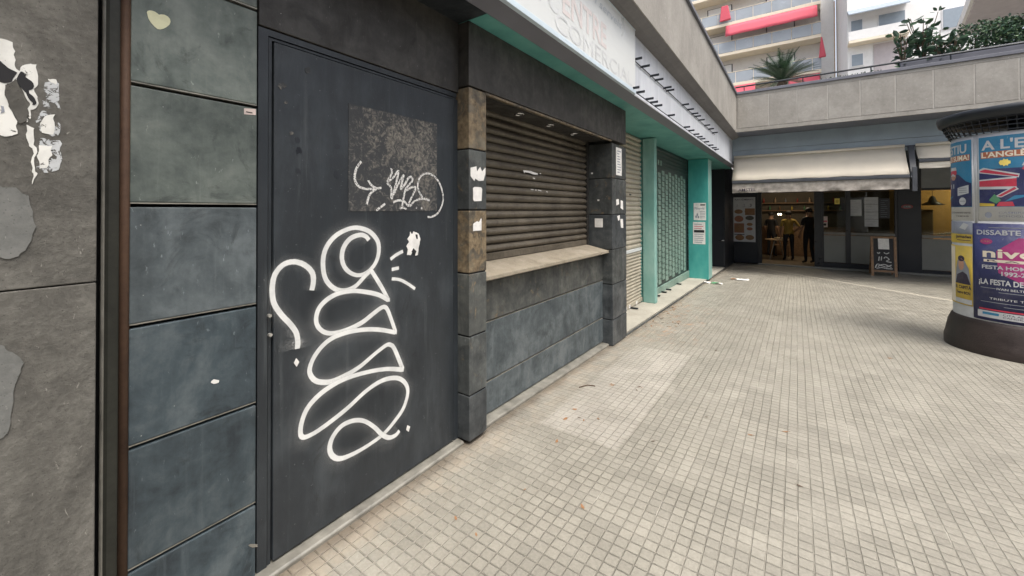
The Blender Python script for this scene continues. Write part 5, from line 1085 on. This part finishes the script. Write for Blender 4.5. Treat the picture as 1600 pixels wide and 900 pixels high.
o = bx(ony(1340, 100, 12.9).x, ony(1378, 100, 12.9).x, 12.8, 13.2, 4.3, 4.72).build('planter', 'fascia_blue', bevel=.03); tag(o, 'long blue grey planter box on the terrace left of the shrubs', 'planter')

# ================================================================== BACKGROUND HOUSES
YB1 = 43.0
H1 = thing('apartment_building', 'cream apartment block with long balconies and red awnings behind the terrace', 'building', (-6, YB1+4, 0))
hp = lambda name, mat, m, par=None, **k: m.build(name, mat, par or H1, **k)
xr = ony(1283, 60, YB1).x; zA, zB_, zC = ony(1280, 1, YB1).z, ony(1280, 53, YB1).z, ony(1280, 108, YB1).z; fl = (zA-zC)/2
hp('wall', 'house_plaster', bx(-24, xr, YB1+1.5, YB1+12, -1, 26)); hp('wall_return', 'house_white', bx(xr+.01, ony(1305, 60, YB1).x, YB1+1.2, YB1+12, -1, 26)); hp('orange_strip', 'orange_trim', bx(ony(1305, 60, YB1).x+.01, ony(1306.5, 60, YB1).x+.02, YB1+1.3, YB1+12, -1, 19.5))
for i, z in enumerate((zC-fl, zC, zB_, zA, zA+fl)):
    b = bpy.data.objects.new('balcony', None); COL.objects.link(b); b.parent = H1; b.location = Vector((-5, YB1, z))-H1.location
    bx(-22, xr, YB1, YB1+1.49, z-.28, z).build('balcony_slab', 'cream_trim', b, bevel=.02)
    mm = MB(); k = 0; x = -22
    while x < xr-.1:
        mm.box(x+.03, min(x+1.42, xr), YB1+.05, YB1+.08, z+.05, z+1.02); x += 1.45
    mm.build('glass_balustrade', 'balcony_glass', b); mm = MB(); mm.tube([(-22, YB1+.06, z+1.06), (xr, YB1+.06, z+1.06)], .035, 6)
    x = -22
    while x < xr: mm.tube([(x, YB1+.065, z), (x, YB1+.065, z+1.06)], .02, 5); x += 1.45
    mm.build('balustrade_rail', 'cream_trim', b)
    for x in (-18, -12.5, -7.2, -2.2):
        w_ = hp('window', 'dark_frame', bx(x, x+2.2, YB1+1.44, YB1+1.52, z+.1, z+2.3)); bx(x+.08, x+2.12, YB1+1.41, YB1+1.44, z+1.2+.3*((i+int(x)) % 2), z+2.25).build('roller_blind', 'white_blind', w_); bx(x+.06, x+2.14, YB1+1.425, YB1+1.438, z+.16, z+1.2).build('pane', 'grey_blind', w_)
def a_h(u0, v0, u1, v1): return ony(u0, v0, YB1-.1), ony(u1, v1, YB1-.1)
xA, xB = ony(1134, 45, YB1-.1).x, ony(1277, 15, YB1-.1).x
def drop_awning(x0, x1, zt_, zb, y, lab):
    m_ = MB(); n = 16; vs = []
    for i in range(n+1):
        x = x0+(x1-x0)*i/n
        for j in range(4): t = j/3; vs.append((x, y-.45*t, zt_+(zb-zt_)*t+.02*math.sin(x*3+t)))
    m_.add(vs, [(i*4+j, (i+1)*4+j, (i+1)*4+j+1, i*4+j+1) for i in range(n) for j in range(3)]); o = m_.build('awning_cloth', 'red_cloth', None, smooth=True); o.modifiers.new('t', 'SOLIDIFY').thickness = .02; tag(o, lab, 'awning', 'red awnings on the apartment block'); o.name = 'red_awning'; return o
drop_awning(xA, xB, zA-.30, zA-1.45, YB1-.02, 'long red awning hanging under the upper balcony')
p, q = ony(1146, 133, YB1-.1), ony(1183, 140, YB1-.1)
for (ua, ub, lab) in ((1146, 1180, 'short red awning low at the left of the sago palm'), (1232, 1281, 'short red awning low at the right of the sago palm')): drop_awning(ony(ua, 130, YB1).x, ony(ub, 115, YB1).x, zC-.30, zC-1.35, YB1-.02, lab)
for (ua, ub, z1, z0, lab) in ((1125, 1141, zA+1.6, zA+.15, 'gathered red cloth hanging over the top balcony rail'), (1279, 1288, zB_-.35, zB_-2.1, 'folded red awning hanging at the corner of the block')):
    x0, x1 = ony(ua, 60, YB1).x, ony(ub, 60, YB1).x; mm = MB(); mm.hexa([(x0, YB1-.25, z0), (x1+.1, YB1-.25, z0+.1), (x1+.1, YB1-.1, z0), (x0, YB1-.1, z0)], [(x0+.15, YB1-.2, z1), (x1-.15, YB1-.2, z1), (x1-.15, YB1-.1, z1), (x0+.15, YB1-.1, z1)]); o = mm.build('red_cloth', 'red_cloth', bevel=.08); tag(o, lab, 'awning')
# second house
YB2 = 36.0
H2 = thing('white_house', 'bright white house with grey shutters behind the terrace', 'building', (6, YB2+4, 0))
u2 = lambda u, v: ony(u, v, YB2)
x0, x1 = u2(1324, 60).x, u2(1580, 60).x
bx(x0, x1, YB2, YB2+9, -1, 22).build('wall', 'house_white', H2)
def win2(ua, va, ub, vb, mat='grey_blind'):
    a, b = u2(ua, va), u2(ub, vb); zt_ = u2((ua+ub)/2, (va)-3).z; zb = u2((ua+ub)/2, vb+4).z
    f = bx(a.x, b.x, YB2-.05, YB2+.02, zb, zt_).build('window', 'white_blind', H2); bx(a.x+.06, b.x-.06, YB2-.08, YB2-.052, zb+.06, zt_-.06).build('roller_blind', mat, f)
win2(1328, 34, 1349, 58); win2(1371, 22, 1416, 54); win2(1471, 14, 1512, 40); win2(1329, 87, 1350, 100)
z_ = u2(1371, 62).z; bx(x0, u2(1417, 60).x, YB2-.8, YB2-.001, z_-.18, z_).build('balcony_slab', 'cream_trim', H2, bevel=.02)
bx(x0, u2(1416, 60).x, YB2-.78, YB2-.74, z_+.02, z_+.62).build('balustrade', 'house_white', H2)
za = u2(1371, 15).z; mm = MB(); mm.hexa([(x0, YB2-1.0, za-.35), (u2(1417, 10).x, YB2-1.0, za-.35), (u2(1417, 10).x, YB2-.002, za+.05), (x0, YB2-.002, za+.05)], [(x0, YB2-1.0, za-.28), (u2(1417, 10).x, YB2-1.0, za-.28), (u2(1417, 10).x, YB2-.002, za+.32), (x0, YB2-.002, za+.32)]); mm.build('grey_awning', 'grey_blind', H2)
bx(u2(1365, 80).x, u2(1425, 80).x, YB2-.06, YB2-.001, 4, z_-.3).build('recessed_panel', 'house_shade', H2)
# third house: deep eave running away from the viewer
H3 = thing('overhanging_house', 'mauve grey house with a deep slanting eave at the upper right', 'building', (9, 16, 4))
e0 = EYE+ray(1500, 59)*17.5; dv = Vector((math.sin(R(8)), math.cos(R(8)), 0)); rv = Vector((dv.y, -dv.x, 0))
def ep(a, b, z): return e0+dv*a+rv*b+Vector((0, 0, z))
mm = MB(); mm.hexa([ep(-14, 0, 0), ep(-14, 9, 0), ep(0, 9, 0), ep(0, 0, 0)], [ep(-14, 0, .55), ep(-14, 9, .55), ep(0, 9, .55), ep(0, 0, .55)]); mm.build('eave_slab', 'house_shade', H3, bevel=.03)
mm = MB(); mm.hexa([ep(-14, -.10, .06), ep(-14, -.002, .06), ep(.05, -.002, .06), ep(.05, -.10, .06)], [ep(-14, -.10, .5), ep(-14, -.002, .5), ep(.05, -.002, .5), ep(.05, -.10, .5)]); mm.build('eave_fascia', 'house_plaster', H3)
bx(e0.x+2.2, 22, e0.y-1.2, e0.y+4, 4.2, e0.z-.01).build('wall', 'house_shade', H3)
yw = e0.y-1.2
a, b = ony(1580, 30, yw), ony(1592, 0, yw); w_ = bx(a.x, b.x, yw-.05, yw-.001, a.z, b.z+1).build('window', 'grey_blind', H3)
a, b = ony(1557, 36, yw), ony(1569, 5, yw); bx(a.x, b.x, yw-.06, yw-.002, a.z, b.z).build('yellow_blind', 'yellow_cloth', H3)

# ================================================================== LITTER
def scrap(u, v, pts, lab, mats=('white_paper',), h=.03):
    c = ong(u, v); mm = MB(); rn = random.Random(int(u)); 
    for i, (dx_, dy_, r_) in enumerate(pts):
        mm.cm = i % len(mats); vs = []; n = 9
        for k in range(n):
            t = 2*math.pi*k/n; vs.append((c.x+dx_+r_*math.cos(t)*rn.uniform(.7, 1.2), c.y+dy_+r_*math.sin(t)*rn.uniform(.6, 1.1), c.z+.004+rn.uniform(0, h)))
        vs.append((c.x+dx_, c.y+dy_, c.z+h*1.2)); mm.add(vs, [(k, (k+1) % n, n) for k in range(n)])
    o = mm.build('crumpled_paper', list(mats)); tag(o, lab, 'litter'); return o
scrap(1112, 443, [(-.10, 0, .10), (.06, .02, .09), (.17, -.01, .06)], 'crumpled white and green paper beside the kerb at the teal pillar', ('white_paper', 'poster_green', 'white_paper'))
scrap(1154, 437.5, [(-.10, 0, .09), (.06, 0, .12), (.16, .03, .07)], 'crumpled white and brown paper on open paving near the cafe', ('poster_brown', 'white_paper', 'white_paper'))
rn = random.Random(4)
spots = [(ong(rn.uniform(985, 1065), rn.uniform(470, 512)), .022) for _ in range(44)]
spots += [(ong(u, v), .017) for u, v in ((712, 805), (955, 600), (998, 605), (1003, 606), (957, 602), (995, 610), (870, 690), (883, 655), (905, 653), (912, 657), (820, 763), (1118, 548), (1227, 675), (1172, 680), (1104, 652), (744, 830), (910, 790), (1283, 551), (1170, 500), (1390, 560), (1250, 760), (935, 655), (898, 640), (1020, 690))]
tmpl = []
for k in range(3):
    mm = MB(); pts = []
    n = 8
    for i in range(n): t = 2*math.pi*i/n; pts.append((1.0*math.cos(t), .5*math.sin(t)*(1-.3*math.cos(t)), .18*math.cos(t)**2+.06*rn.random()))
    mm.add(pts+[(0, 0, .02)], [(i, (i+1) % n, n) for i in range(n)]); mm.tube([(-1, 0, .18), (-1.5, .1, .1)], .04, 4)
    me = bpy.data.meshes.new('fallen_leaf'); me.from_pydata([Vector(v) for v in mm.v], [], mm.f); me.materials.append(MAT[('dry_leaf', 'twig', 'dry_leaf')[k]]); tmpl.append(me)
for i, (p, s_) in enumerate(spots):
    if p.x < -1.72: p.x = -1.70+rn.random()*.1
    o = bpy.data.objects.new('fallen_leaf', tmpl[i % 3]); COL.objects.link(o); s2 = s_*rn.uniform(.5, 1.2); o.scale = (s2, s2, s2); o.location = (p.x, p.y, gz(p.y)+.002); o.rotation_euler = (rn.uniform(-.2, .2), rn.uniform(-.2, .2), rn.uniform(0, 6.28)); tag(o, 'tiny dry leaf fragment lying on the paving', 'leaf', 'dry leaf fragments on the paving')
pt = [ong(952, 596)+Vector((0, 0, .006)), ong(965, 598)+Vector((0, 0, .01)), ong(975, 603)+Vector((0, 0, .006))]
mm = MB(); mm.tube([ong(905, 606)+Vector((0, 0, .005)), ong(918, 603)+Vector((0, 0, .008)), ong(930, 604)+Vector((0, 0, .005))], .004, 6); o = mm.build('twig', 'twig'); tag(o, 'thin bent twig on the pale paving patch', 'twig')

# ================================================================== the rest of the square, outside the frame: arcaded blocks that shade it
def block(lab, x0, x1, y0, y1, face):
    T = thing('arcade_building', lab, 'building', ((x0+x1)/2, (y0+y1)/2, 0)); bx(x0, x1, y0, y1, 3.0, 8.0).build('upper_storeys', 'house_shade', T)
    bx(x0+(1.5 if face == 'x' else 0), x1, y0, y1-(1.5 if face == 'y' else 0), -.5, 2.998).build('shop_wall', 'lintel_metal', T)
    for k in range(6):
        if face == 'x': y = y0+1+(y1-y0-2)*k/5; bx(x0+.05, x0+.45, y-.2, y+.2, -.5, 2.997).build('arcade_pillar', 'parapet_stone', T); bx(x0-.05, x0-.002, y-.7, y+.7, 4.5, 6.5).build('window', 'grey_blind', T)
        else: x = x0+1+(x1-x0-2)*k/5; bx(x-.2, x+.2, y1-.45, y1-.05, -.5, 2.997).build('arcade_pillar', 'parapet_stone', T); bx(x-.7, x+.7, y1+.002, y1+.05, 4.5, 6.5).build('window', 'grey_blind', T)
block('mauve grey arcaded block closing the square beyond the right of the view', 12.5, 22, -9, 11.0, 'x')
block('mauve grey arcaded block closing the square behind the viewpoint', -9, 9.0, -20, -8, 'y')
